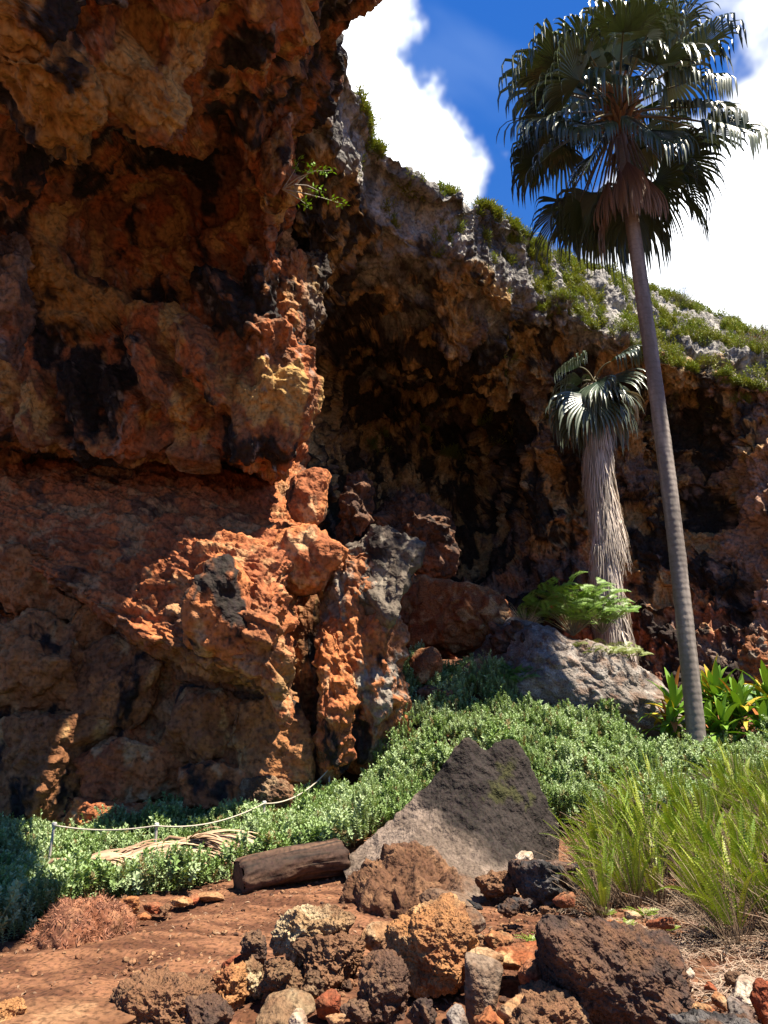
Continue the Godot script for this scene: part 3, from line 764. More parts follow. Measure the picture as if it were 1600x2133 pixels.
	back_wall = put("back_cliff", loft([
		PackedVector3Array([Vector3(-5.00, 14.00, -20.00), Vector3(-3.50, 14.20, -21.00), Vector3(-2.00, 14.40, -23.00), Vector3(0.00, 14.50, -25.00), Vector3(1.50, 14.50, -26.00), Vector3(3.00, 14.50, -27.00), Vector3(4.50, 14.60, -28.00), Vector3(6.50, 15.20, -30.00), Vector3(8.50, 15.60, -31.00), Vector3(10.50, 15.80, -31.00), Vector3(12.50, 15.80, -31.00), Vector3(14.50, 15.60, -31.00), Vector3(17.00, 15.00, -29.00), Vector3(20.00, 15.00, -14.00)]),
		PackedVector3Array([Vector3(-1.42, 13.81, -11.00), Vector3(-0.97, 13.90, -11.80), Vector3(-0.69, 13.69, -12.50), Vector3(0.00, 13.66, -14.40), Vector3(1.16, 13.58, -15.40), Vector3(2.45, 13.79, -16.40), Vector3(3.90, 13.94, -17.90), Vector3(6.00, 14.92, -20.50), Vector3(8.00, 15.35, -22.00), Vector3(9.97, 15.36, -23.00), Vector3(11.75, 14.85, -23.40), Vector3(13.34, 14.20, -23.40), Vector3(15.31, 13.18, -22.50), Vector3(18.00, 14.00, -14.00)]),
		PackedVector3Array([Vector3(-1.38, 13.15, -10.80), Vector3(-0.91, 13.25, -11.50), Vector3(-0.70, 13.00, -12.20), Vector3(-0.02, 12.91, -14.00), Vector3(1.00, 12.70, -14.90), Vector3(2.34, 12.69, -15.80), Vector3(3.77, 12.81, -17.20), Vector3(5.13, 12.03, -17.80), Vector3(6.53, 11.60, -18.30), Vector3(7.94, 11.15, -18.70), Vector3(9.27, 10.77, -18.80), Vector3(10.43, 10.32, -18.60), Vector3(11.96, 9.81, -17.80), Vector3(15.50, 13.40, -13.50)]),
		PackedVector3Array([Vector3(-1.38, 12.29, -11.00), Vector3(-0.97, 12.22, -11.60), Vector3(-0.77, 12.07, -12.30), Vector3(-0.10, 12.03, -14.00), Vector3(0.88, 11.87, -15.00), Vector3(2.20, 11.70, -15.90), Vector3(3.66, 11.68, -17.20), Vector3(5.02, 11.32, -17.80), Vector3(6.44, 10.90, -18.20), Vector3(7.83, 10.39, -18.60), Vector3(9.18, 10.05, -18.80), Vector3(10.17, 9.48, -18.30), Vector3(11.58, 8.97, -17.40), Vector3(14.80, 12.60, -13.20)]),
		PackedVector3Array([Vector3(-1.77, 11.76, -12.20), Vector3(-1.37, 11.68, -12.50), Vector3(-0.87, 11.55, -13.20), Vector3(-0.20, 11.62, -15.00), Vector3(0.84, 11.50, -16.00), Vector3(2.17, 11.31, -16.80), Vector3(3.70, 11.24, -17.90), Vector3(5.10, 10.98, -18.50), Vector3(6.63, 10.53, -18.90), Vector3(8.09, 10.03, -19.40), Vector3(9.36, 9.75, -19.60), Vector3(9.88, 8.85, -18.40), Vector3(11.23, 8.25, -17.20), Vector3(14.80, 11.60, -13.00)]),
		PackedVector3Array([Vector3(-2.02, 11.38, -13.60), Vector3(-1.55, 10.69, -13.60), Vector3(-1.00, 10.69, -14.50), Vector3(-0.33, 11.36, -16.20), Vector3(0.86, 11.00, -17.20), Vector3(2.29, 10.59, -18.00), Vector3(3.75, 10.27, -18.80), Vector3(5.22, 10.16, -19.20), Vector3(6.77, 10.00, -19.50), Vector3(8.26, 9.48, -20.00), Vector3(9.55, 9.11, -20.20), Vector3(9.66, 8.01, -18.30), Vector3(10.98, 7.43, -17.00), Vector3(14.80, 10.50, -13.00)]),
		PackedVector3Array([Vector3(-2.18, 10.88, -15.00), Vector3(-1.62, 10.27, -15.00), Vector3(-1.00, 10.74, -16.50), Vector3(-0.20, 11.36, -18.40), Vector3(1.07, 10.94, -19.00), Vector3(2.53, 10.49, -19.60), Vector3(3.91, 9.90, -19.60), Vector3(5.33, 9.54, -19.80), Vector3(6.84, 9.29, -19.90), Vector3(8.13, 8.57, -19.90), Vector3(9.35, 8.17, -20.00), Vector3(9.46, 7.16, -18.10), Vector3(10.80, 6.68, -16.90), Vector3(14.60, 9.50, -13.00)]),
		PackedVector3Array([Vector3(-2.39, 9.70, -17.00), Vector3(-1.83, 10.17, -18.00), Vector3(-1.11, 11.33, -21.10), Vector3(-0.08, 11.50, -22.20), Vector3(1.33, 11.00, -22.60), Vector3(2.92, 10.49, -23.00), Vector3(4.04, 9.04, -20.40), Vector3(5.30, 8.46, -20.00), Vector3(6.70, 7.97, -19.80), Vector3(7.90, 7.35, -19.60), Vector3(9.09, 7.02, -19.40), Vector3(9.37, 6.38, -18.00), Vector3(10.63, 5.95, -16.80), Vector3(14.50, 8.00, -13.00)]),
		PackedVector3Array([Vector3(-2.37, 7.35, -17.50), Vector3(-1.67, 7.61, -18.30), Vector3(-0.87, 8.60, -21.30), Vector3(0.08, 8.61, -22.30), Vector3(1.38, 8.45, -22.80), Vector3(2.85, 8.19, -23.00), Vector3(3.95, 7.02, -20.40), Vector3(5.19, 6.64, -20.00), Vector3(6.49, 6.27, -19.60), Vector3(7.65, 5.93, -19.30), Vector3(8.77, 5.74, -19.00), Vector3(9.29, 5.26, -17.90), Vector3(10.40, 4.90, -16.70), Vector3(14.30, 6.00, -13.00)]),
		PackedVector3Array([Vector3(-2.22, 4.62, -17.00), Vector3(-1.34, 4.85, -17.00), Vector3(-0.46, 4.76, -17.80), Vector3(0.24, 4.27, -18.40), Vector3(1.21, 3.73, -18.90), Vector3(2.36, 3.79, -19.40), Vector3(3.52, 3.81, -19.60), Vector3(4.76, 3.56, -19.60), Vector3(6.02, 3.52, -19.20), Vector3(7.09, 3.48, -18.80), Vector3(8.07, 3.43, -18.30), Vector3(8.76, 3.25, -17.60), Vector3(9.90, 3.15, -16.50), Vector3(14.00, 3.00, -13.00)]),
		PackedVector3Array([Vector3(-2.15, 2.45, -17.00), Vector3(-1.18, 2.45, -17.00), Vector3(-0.33, 2.48, -17.50), Vector3(0.34, 2.50, -18.00), Vector3(1.23, 2.30, -18.60), Vector3(2.27, 2.32, -19.00), Vector3(3.38, 2.32, -19.20), Vector3(4.49, 0.82, -19.20), Vector3(5.67, 0.84, -18.80), Vector3(6.68, 0.75, -18.40), Vector3(7.63, 0.66, -18.00), Vector3(8.32, 0.59, -17.40), Vector3(9.36, 0.47, -16.30), Vector3(14.00, 0.00, -13.00)])], 0.036, [0, 12], [0], back_shape, back_relief, back_tint), mats.rock)
	tag(back_wall, "far sinkhole wall with grey rim and black stained hollow", "", "", "structure")
	var ledge := put("rock_ledge", loft([
		PackedVector3Array([Vector3(-13.16, 8.59, -16.50), Vector3(-9.84, 8.59, -16.50), Vector3(-8.12, 8.59, -16.50), Vector3(-6.86, 8.59, -16.50), Vector3(-5.49, 8.59, -16.50), Vector3(-4.35, 8.59, -16.50), Vector3(-3.32, 8.59, -16.50), Vector3(-2.52, 8.59, -16.50), Vector3(-2.22, 8.59, -16.50), Vector3(-1.83, 8.59, -16.50), Vector3(-2.00, 8.80, -17.00)]),
		PackedVector3Array([Vector3(-10.89, 6.47, -13.90), Vector3(-8.14, 6.47, -13.90), Vector3(-6.71, 6.37, -13.90), Vector3(-5.67, 6.32, -13.90), Vector3(-4.50, 6.33, -13.80), Vector3(-3.47, 5.99, -13.50), Vector3(-2.57, 5.47, -13.20), Vector3(-1.91, 5.19, -13.00), Vector3(-1.69, 5.14, -13.00), Vector3(-1.50, 5.41, -14.00), Vector3(-1.93, 6.23, -17.00)]),
		PackedVector3Array([Vector3(-10.36, 5.92, -13.30), Vector3(-7.67, 5.80, -13.20), Vector3(-6.26, 5.58, -13.10), Vector3(-5.20, 5.38, -12.90), Vector3(-4.08, 5.19, -12.70), Vector3(-3.15, 4.98, -12.40), Vector3(-2.33, 4.69, -12.10), Vector3(-1.76, 4.62, -12.00), Vector3(-1.55, 4.58, -12.00), Vector3(-1.30, 4.83, -13.00), Vector3(-1.81, 5.82, -17.00)]),
		PackedVector3Array([Vector3(-10.00, 5.57, -12.90), Vector3(-7.38, 5.27, -12.80), Vector3(-5.92, 4.88, -12.50), Vector3(-4.86, 4.59, -12.20), Vector3(-3.71, 4.31, -11.70), Vector3(-2.81, 4.15, -11.20), Vector3(-2.07, 4.03, -10.80), Vector3(-1.60, 4.14, -11.00), Vector3(-1.45, 4.21, -11.30), Vector3(-1.25, 4.51, -12.60), Vector3(-1.80, 5.53, -17.00)]),
		PackedVector3Array([Vector3(-9.80, 5.28, -12.70), Vector3(-7.15, 4.79, -12.50), Vector3(-5.72, 4.34, -12.20), Vector3(-4.68, 3.91, -11.90), Vector3(-3.53, 3.53, -11.30), Vector3(-2.62, 3.41, -10.60), Vector3(-1.94, 3.35, -10.25), Vector3(-1.49, 3.45, -10.40), Vector3(-1.38, 3.54, -10.90), Vector3(-1.34, 3.77, -12.20), Vector3(-1.97, 4.62, -17.00)]),
		PackedVector3Array([Vector3(-9.61, 5.01, -12.50), Vector3(-6.99, 4.40, -12.30), Vector3(-5.53, 3.87, -11.90), Vector3(-4.47, 3.31, -11.50), Vector3(-3.37, 2.84, -10.95), Vector3(-2.51, 2.80, -10.30), Vector3(-1.85, 2.79, -9.95), Vector3(-1.41, 2.79, -10.00), Vector3(-1.32, 2.86, -10.60), Vector3(-1.43, 3.05, -12.20), Vector3(-2.10, 3.63, -17.00)]),
		PackedVector3Array([Vector3(-9.63, 4.97, -12.55), Vector3(-7.01, 4.34, -12.35), Vector3(-5.54, 3.76, -11.95), Vector3(-4.47, 3.17, -11.55), Vector3(-3.37, 2.58, -11.00), Vector3(-2.50, 2.22, -10.40), Vector3(-1.85, 2.07, -10.10), Vector3(-1.41, 1.86, -10.20), Vector3(-1.30, 1.87, -10.70), Vector3(-1.41, 1.91, -12.20), Vector3(-2.07, 2.03, -17.00)]),
		PackedVector3Array([Vector3(-10.18, 5.02, -13.30), Vector3(-7.41, 4.36, -13.10), Vector3(-5.87, 3.74, -12.70), Vector3(-4.75, 3.11, -12.30), Vector3(-3.60, 2.48, -11.80), Vector3(-2.73, 2.10, -11.40), Vector3(-2.04, 1.94, -11.20), Vector3(-1.51, 1.73, -11.00), Vector3(-1.34, 1.71, -11.10), Vector3(-1.40, 1.73, -12.30), Vector3(-2.04, 1.78, -17.00)]),
		PackedVector3Array([Vector3(-9.97, 3.54, -13.40), Vector3(-7.31, 3.26, -13.20), Vector3(-5.86, 2.89, -12.90), Vector3(-4.75, 2.38, -12.50), Vector3(-3.65, 1.98, -12.10), Vector3(-2.77, 1.69, -11.70), Vector3(-2.07, 1.55, -11.50), Vector3(-1.55, 1.41, -11.40), Vector3(-1.37, 1.34, -11.40), Vector3(-1.34, 1.32, -12.40), Vector3(-1.95, 1.21, -17.00)]),
		PackedVector3Array([Vector3(-9.20, 1.00, -13.00), Vector3(-6.82, 1.00, -12.90), Vector3(-5.55, 1.01, -12.70), Vector3(-4.58, 1.03, -12.40), Vector3(-3.57, 1.04, -12.10), Vector3(-2.76, 1.05, -11.80), Vector3(-2.07, 1.06, -11.60), Vector3(-1.56, 1.07, -11.50), Vector3(-1.37, 1.07, -11.50), Vector3(-1.26, 1.03, -12.40), Vector3(-1.83, 0.81, -17.00)]),
		PackedVector3Array([Vector3(-8.87, 0.42, -12.70), Vector3(-6.58, 0.43, -12.60), Vector3(-5.39, 0.44, -12.50), Vector3(-4.48, 0.46, -12.30), Vector3(-3.50, 0.49, -12.00), Vector3(-2.70, 0.52, -11.70), Vector3(-2.03, 0.53, -11.50), Vector3(-1.54, 0.53, -11.50), Vector3(-1.37, 0.53, -11.60), Vector3(-1.18, 0.44, -12.50), Vector3(-1.70, 0.03, -17.00)]),
		PackedVector3Array([Vector3(-8.69, -0.14, -12.60), Vector3(-6.45, -0.12, -12.50), Vector3(-5.28, -0.11, -12.40), Vector3(-4.39, -0.08, -12.20), Vector3(-3.45, -0.05, -12.00), Vector3(-2.67, -0.01, -11.70), Vector3(-2.00, 0.01, -11.50), Vector3(-1.52, 0.01, -11.50), Vector3(-1.35, 0.00, -11.60), Vector3(-1.12, -0.12, -12.50), Vector3(-1.63, -0.74, -17.00)]),
		PackedVector3Array([Vector3(-8.54, -0.90, -12.60), Vector3(-6.34, -0.88, -12.50), Vector3(-5.19, -0.86, -12.40), Vector3(-4.32, -0.82, -12.20), Vector3(-3.40, -0.78, -12.00), Vector3(-2.62, -0.72, -11.70), Vector3(-1.97, -0.68, -11.50), Vector3(-1.49, -0.68, -11.50), Vector3(-1.33, -0.70, -11.60), Vector3(-1.11, -0.88, -12.50), Vector3(-1.60, -1.77, -17.00)])], 0.024, [0, 9], [0, 8, 9, 10, 11], ledge_shape, ledge_relief, ledge_tint), mats.rock)
	tag(ledge, "red sloping ledge over bedded brown rock below the overhang", "", "", "structure")
	build_masses(roof, back_wall, ledge)
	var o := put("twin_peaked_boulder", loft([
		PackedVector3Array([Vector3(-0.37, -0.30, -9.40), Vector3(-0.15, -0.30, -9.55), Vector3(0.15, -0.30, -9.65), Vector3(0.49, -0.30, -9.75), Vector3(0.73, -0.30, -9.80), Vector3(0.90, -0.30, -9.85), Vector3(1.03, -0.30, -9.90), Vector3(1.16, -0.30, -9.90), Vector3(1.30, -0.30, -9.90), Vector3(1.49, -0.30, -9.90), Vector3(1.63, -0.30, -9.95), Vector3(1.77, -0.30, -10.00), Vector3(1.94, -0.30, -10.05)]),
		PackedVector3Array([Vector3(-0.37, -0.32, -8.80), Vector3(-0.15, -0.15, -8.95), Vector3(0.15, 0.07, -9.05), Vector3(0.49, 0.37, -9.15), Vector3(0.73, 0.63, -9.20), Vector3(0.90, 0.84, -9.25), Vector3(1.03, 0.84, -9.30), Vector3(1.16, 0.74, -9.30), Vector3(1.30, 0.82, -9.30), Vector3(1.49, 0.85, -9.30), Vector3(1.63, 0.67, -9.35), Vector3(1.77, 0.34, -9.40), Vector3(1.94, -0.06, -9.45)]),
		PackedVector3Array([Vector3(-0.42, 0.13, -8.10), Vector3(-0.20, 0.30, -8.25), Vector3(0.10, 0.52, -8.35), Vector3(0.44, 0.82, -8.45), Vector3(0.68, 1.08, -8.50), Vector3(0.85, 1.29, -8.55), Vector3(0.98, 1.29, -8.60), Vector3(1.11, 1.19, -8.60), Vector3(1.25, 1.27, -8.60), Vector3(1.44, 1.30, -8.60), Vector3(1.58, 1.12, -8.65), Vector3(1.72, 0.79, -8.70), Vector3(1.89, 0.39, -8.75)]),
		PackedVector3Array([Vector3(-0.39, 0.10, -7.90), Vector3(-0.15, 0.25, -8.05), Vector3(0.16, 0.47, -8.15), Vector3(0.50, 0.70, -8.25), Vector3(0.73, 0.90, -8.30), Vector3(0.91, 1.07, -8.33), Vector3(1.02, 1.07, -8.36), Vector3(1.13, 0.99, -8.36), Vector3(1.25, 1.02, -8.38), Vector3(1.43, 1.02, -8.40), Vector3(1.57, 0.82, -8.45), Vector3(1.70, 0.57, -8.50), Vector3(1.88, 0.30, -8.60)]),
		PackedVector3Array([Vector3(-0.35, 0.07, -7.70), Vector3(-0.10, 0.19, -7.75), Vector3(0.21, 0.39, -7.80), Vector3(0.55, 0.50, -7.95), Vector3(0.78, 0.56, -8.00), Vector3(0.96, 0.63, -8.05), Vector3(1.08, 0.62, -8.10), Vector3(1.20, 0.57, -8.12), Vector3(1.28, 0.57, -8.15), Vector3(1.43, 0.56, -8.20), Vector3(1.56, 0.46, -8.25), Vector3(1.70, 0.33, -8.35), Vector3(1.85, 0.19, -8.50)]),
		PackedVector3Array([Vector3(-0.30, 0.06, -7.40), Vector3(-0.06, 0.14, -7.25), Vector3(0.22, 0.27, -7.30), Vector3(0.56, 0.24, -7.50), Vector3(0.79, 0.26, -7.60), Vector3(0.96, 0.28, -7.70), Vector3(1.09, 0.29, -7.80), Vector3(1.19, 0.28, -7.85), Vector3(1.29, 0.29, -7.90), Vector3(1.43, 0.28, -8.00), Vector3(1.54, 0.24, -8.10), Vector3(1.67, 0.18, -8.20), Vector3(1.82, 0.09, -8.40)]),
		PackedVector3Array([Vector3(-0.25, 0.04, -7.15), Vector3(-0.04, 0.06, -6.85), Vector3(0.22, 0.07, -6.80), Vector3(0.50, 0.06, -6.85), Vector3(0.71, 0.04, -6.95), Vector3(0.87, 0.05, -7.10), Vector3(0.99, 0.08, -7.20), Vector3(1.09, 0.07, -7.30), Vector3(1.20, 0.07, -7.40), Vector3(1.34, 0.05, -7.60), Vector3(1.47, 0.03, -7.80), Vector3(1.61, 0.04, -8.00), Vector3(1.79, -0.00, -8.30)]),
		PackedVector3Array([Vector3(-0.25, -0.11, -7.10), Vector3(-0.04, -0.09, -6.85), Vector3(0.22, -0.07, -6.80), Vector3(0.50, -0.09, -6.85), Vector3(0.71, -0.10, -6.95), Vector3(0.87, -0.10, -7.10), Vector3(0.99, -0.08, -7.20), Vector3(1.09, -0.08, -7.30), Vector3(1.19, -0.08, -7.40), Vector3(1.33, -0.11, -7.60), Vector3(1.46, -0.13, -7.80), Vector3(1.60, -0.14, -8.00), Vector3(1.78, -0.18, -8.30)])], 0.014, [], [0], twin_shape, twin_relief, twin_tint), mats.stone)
	tag(o, "large dark twin-peaked boulder with a grey sloping front beside the path", "boulder")

var back_wall: MeshInstance3D

# ---------------------------------------------------------------- boulders and stones
# look: three colours, shares of the second and third, roughness of the outline, depth of pits, roundness, material
var looks := {
	"orange": [Color(0.36, 0.15, 0.06), Color(0.26, 0.085, 0.035), Color(0.46, 0.27, 0.13), 0.45, 0.3, 0.3, 0.35, 10.0, "stone"],
	"orange_porous": [Color(0.35, 0.17, 0.07), Color(0.24, 0.1, 0.045), Color(0.42, 0.25, 0.12), 0.45, 0.35, 0.34, 1.0, 8.0, "porous"],
	"red": [Color(0.27, 0.075, 0.035), Color(0.2, 0.06, 0.03), Color(0.33, 0.14, 0.07), 0.45, 0.3, 0.24, 0.2, 12.0, "stone"],
	"red_soil": [Color(0.25, 0.08, 0.035), Color(0.17, 0.06, 0.032), Color(0.33, 0.16, 0.07), 0.5, 0.3, 0.5, 0.4, 7.0, "rock"],
	"brown_porous": [Color(0.19, 0.1, 0.055), Color(0.12, 0.07, 0.042), Color(0.29, 0.19, 0.11), 0.5, 0.35, 0.36, 1.1, 8.0, "porous"],
	"tan_porous": [Color(0.3, 0.19, 0.1), Color(0.17, 0.1, 0.055), Color(0.42, 0.32, 0.19), 0.45, 0.45, 0.42, 1.1, 8.0, "porous"],
	"dark_brown": [Color(0.1, 0.058, 0.04), Color(0.06, 0.04, 0.033), Color(0.17, 0.1, 0.06), 0.5, 0.3, 0.34, 0.9, 8.0, "porous"],
	"dark_grey": [Color(0.055, 0.05, 0.05), Color(0.035, 0.032, 0.032), Color(0.11, 0.1, 0.095), 0.5, 0.35, 0.3, 0.8, 8.0, "porous"],
	"grey": [Color(0.25, 0.215, 0.185), Color(0.15, 0.125, 0.11), Color(0.36, 0.32, 0.28), 0.45, 0.35, 0.26, 0.3, 10.0, "stone"],
	"grey_slab": [Color(0.17, 0.115, 0.08), Color(0.12, 0.075, 0.05), Color(0.22, 0.16, 0.115), 0.45, 0.35, 0.14, 0.1, 18.0, "stone"],
	"tan_slab": [Color(0.27, 0.19, 0.11), Color(0.2, 0.125, 0.07), Color(0.35, 0.27, 0.17), 0.45, 0.35, 0.14, 0.1, 18.0, "stone"],
	"tan": [Color(0.36, 0.2, 0.1), Color(0.28, 0.13, 0.06), Color(0.46, 0.31, 0.18), 0.4, 0.4, 0.2, 0.15, 12.0, "stone"],
	"cream": [Color(0.45, 0.34, 0.24), Color(0.33, 0.2, 0.13), Color(0.55, 0.46, 0.36), 0.35, 0.45, 0.2, 0.15, 12.0, "stone"],
	"soil_rock": [Color(0.21, 0.105, 0.055), Color(0.15, 0.07, 0.037), Color(0.29, 0.16, 0.085), 0.45, 0.35, 0.16, 0.1, 8.0, "soil"],
	"weathered": [Color(0.33, 0.13, 0.055), Color(0.22, 0.085, 0.04), Color(0.19, 0.15, 0.115), 0.45, 0.33, 0.55, 0.6, 6.0, "rock"],
	"dark_mottled": [Color(0.12, 0.07, 0.05), Color(0.05, 0.036, 0.03), Color(0.22, 0.11, 0.065), 0.5, 0.38, 0.6, 0.3, 6.0, "rock"],  # mottled dark brown, from near black to reddish brown
}

func rock(called: String, at: Vector3, half: Vector3, look: String, seed_: int, k: int, turn: Vector3, label: String, category := "stone", group := "", cuts := []) -> MeshInstance3D:
	var l: Array = looks[look]
	var dim := 0.88
	var tint := func(p: Vector3, _lump: float) -> Color:
		# the path's red dust lies on every stone in patches
		var dust: float = smoothstep(-0.05, 0.3, noises.stain_b.get_noise_3dv(p * 4.0 + Vector3(9, 4, 2)))
		return blotch(p, l[0], l[1], l[2], l[3], l[4]).lerp(Color(0.17, 0.085, 0.045), 0.55 * dust) * dim
	var o := put(called, stone_mesh(half * 1.04, seed_, k, cuts, l[7], l[5], l[6], tint), mats[l[8]])
	o.position = at
	o.rotation_degrees = turn
	tag(o, label, category, group)
	return o

func split_block() -> void:
	var t := thing("split_block", Vector3.ZERO, "tall orange block with grey weathered top beside the black cleft, ground cover at its foot", "boulder")
	mass(t, "main_block", Vector3(-0.28, 2.26, -11.80), Vector3(0.653, 1.604, 0.587), Vector3(0, 12, 3), 80, 10.0, 1.0, "split")
	mass(t, "pillar", Vector3(-0.70, 1.61, -11.30), Vector3(0.296, 1.056, 0.296), Vector3(0, 10, 1), 81, 10.0, 1.0, "rust")
	mass(t, "grey_cap", Vector3(-0.28, 3.83, -12.10), Vector3(0.593, 0.751, 0.593), Vector3(0, 0, -28), 82, 7.0, 1.0, "grey")
	mass(t, "side_block", Vector3(0.00, 2.20, -11.90), Vector3(0.338, 0.864, 0.338), Vector3(0, 20, -4), 83, 9.0, 1.0, "split")
	t = thing("edge_boulder", Vector3.ZERO, "smooth sunlit orange boulder wedged under the free edge of the overhang", "boulder")
	mass(t, "rock", Vector3(-1.31, 5.14, -12.20), Vector3(0.389, 0.573, 0.389), Vector3(0, 20, -8), 84, 6.0, 0.6, "rust")

func build_boulders() -> void:
	var up := Vector3.UP
	# blocks fallen or standing free at the foot of the overhang
	split_block()
	rock("orange_boulder", Vector3(1.81, 3.46, -15.20), Vector3(0.831, 0.660, 0.789), "orange", 21, 64, Vector3(0, 25, -4), "square orange boulder with grey corner at the mouth of the dark hollow", "boulder", "",
		[[Vector3(-1, 0.1, 0.35), 0.9], [Vector3(1, 0.1, 0.2), 0.95], [Vector3(0.15, 1, 0.2), 0.9], [Vector3(0.35, 0.1, 1), 0.85], [Vector3(0, 0, -1), 1.0], [Vector3(0, -1, 0), 1.0], [Vector3(0.7, 0.6, 0.6), 0.9], [Vector3(-0.3, -0.5, 0.8), 0.95]])
	rock("red_boulder", Vector3(0.52, 3.66, -16.00), Vector3(0.979, 0.876, 0.979), "red_soil", 24, 60, Vector3(0, 5, -18), "rust red earthy boulder between the split block and the square orange boulder", "boulder")
	rock("dark_boulder", Vector3(0.62, 6.03, -18.60), Vector3(1.232, 1.417, 1.109), "dark_mottled", 33, 70, Vector3(0, -10, -14), "dark brown rock mass leaning in the back of the dark hollow", "boulder")
	rock("leaning_rock", Vector3(-0.67, 6.18, -16.80), Vector3(0.393, 1.235, 0.432), "dark_mottled", 36, 50, Vector3(0, 20, -10), "narrow brown pillar of rock leaning beside the sunlit overhang edge", "boulder")
	rock("grey_boulder", Vector3(3.75, 1.95, -13.90), Vector3(1.612, 0.872, 1.209), "grey", 44, 90, Vector3(6, 0, -21), "big grey boulder sloping down behind the ground cover, shrub on its top", "boulder", "",
		[[Vector3(-1, 0.2, 0.3), 0.95], [Vector3(1, 0.2, 0.1), 1.0], [Vector3(0.05, 1, 0.12), 0.85], [Vector3(-0.1, 0.5, 0.9), 0.8], [Vector3(0.1, -0.4, 1), 0.85], [Vector3(0, 0, -1), 1.0], [Vector3(0, -1, 0), 1.0], [Vector3(0.6, 0.7, 0.4), 0.88]])
	rock("grey_boulder", Vector3(2.62, 2.75, -14.20), Vector3(0.678, 0.587, 0.610), "dark_mottled", 47, 60, Vector3(0, 10, -12), "undercut dark rock with pale top left of the grassy grey boulder", "boulder")
	rock("grey_boulder", Vector3(5.42, 1.62, -13.60), Vector3(0.551, 0.466, 0.496), "grey", 48, 50, Vector3(0, 30, -25), "pale grey boulder end behind the tall palm trunk", "boulder")
	rock("red_stone", Vector3(0.70, 2.37, -13.00), Vector3(0.321, 0.329, 0.289), "orange", 51, 36, Vector3(0, 30, 8), "pointed orange-red stone in the upper ground cover", "stone")
	rock("flat_stone", Vector3(0.82, 1.86, -12.50), Vector3(0.372, 0.164, 0.297), "dark_mottled", 52, 36, Vector3(0, 10, -4), "flat dark stone with pale top lying in the ground cover", "stone")
	rock("pink_stone", Vector3(1.54, 2.24, -13.20), Vector3(0.217, 0.208, 0.195), "tan", 53, 28, Vector3(0, 40, 10), "small rounded pinkish stone at the top of the ground cover", "stone")
	rock("wall_foot_boulder", Vector3(7.48, 2.36, -15.20), Vector3(0.432, 0.959, 0.432), "weathered", 57, 50, Vector3(0, 15, 4), "orange-brown rock at the foot of the wall behind the broad-leaved plants", "boulder")
	rock("wall_foot_boulder", Vector3(-1.60, 0.46, -11.00), Vector3(0.366, 0.300, 0.293), "brown_porous", 61, 40, Vector3(0, 15, 4), "low brown block under the ledge behind the rope", "boulder")
	rock("wall_foot_boulder", Vector3(-0.78, 1.00, -11.50), Vector3(0.247, 0.388, 0.198), "orange_porous", 63, 44, Vector3(0, 35, 0), "lumpy orange rock just above the highest fence post", "boulder")

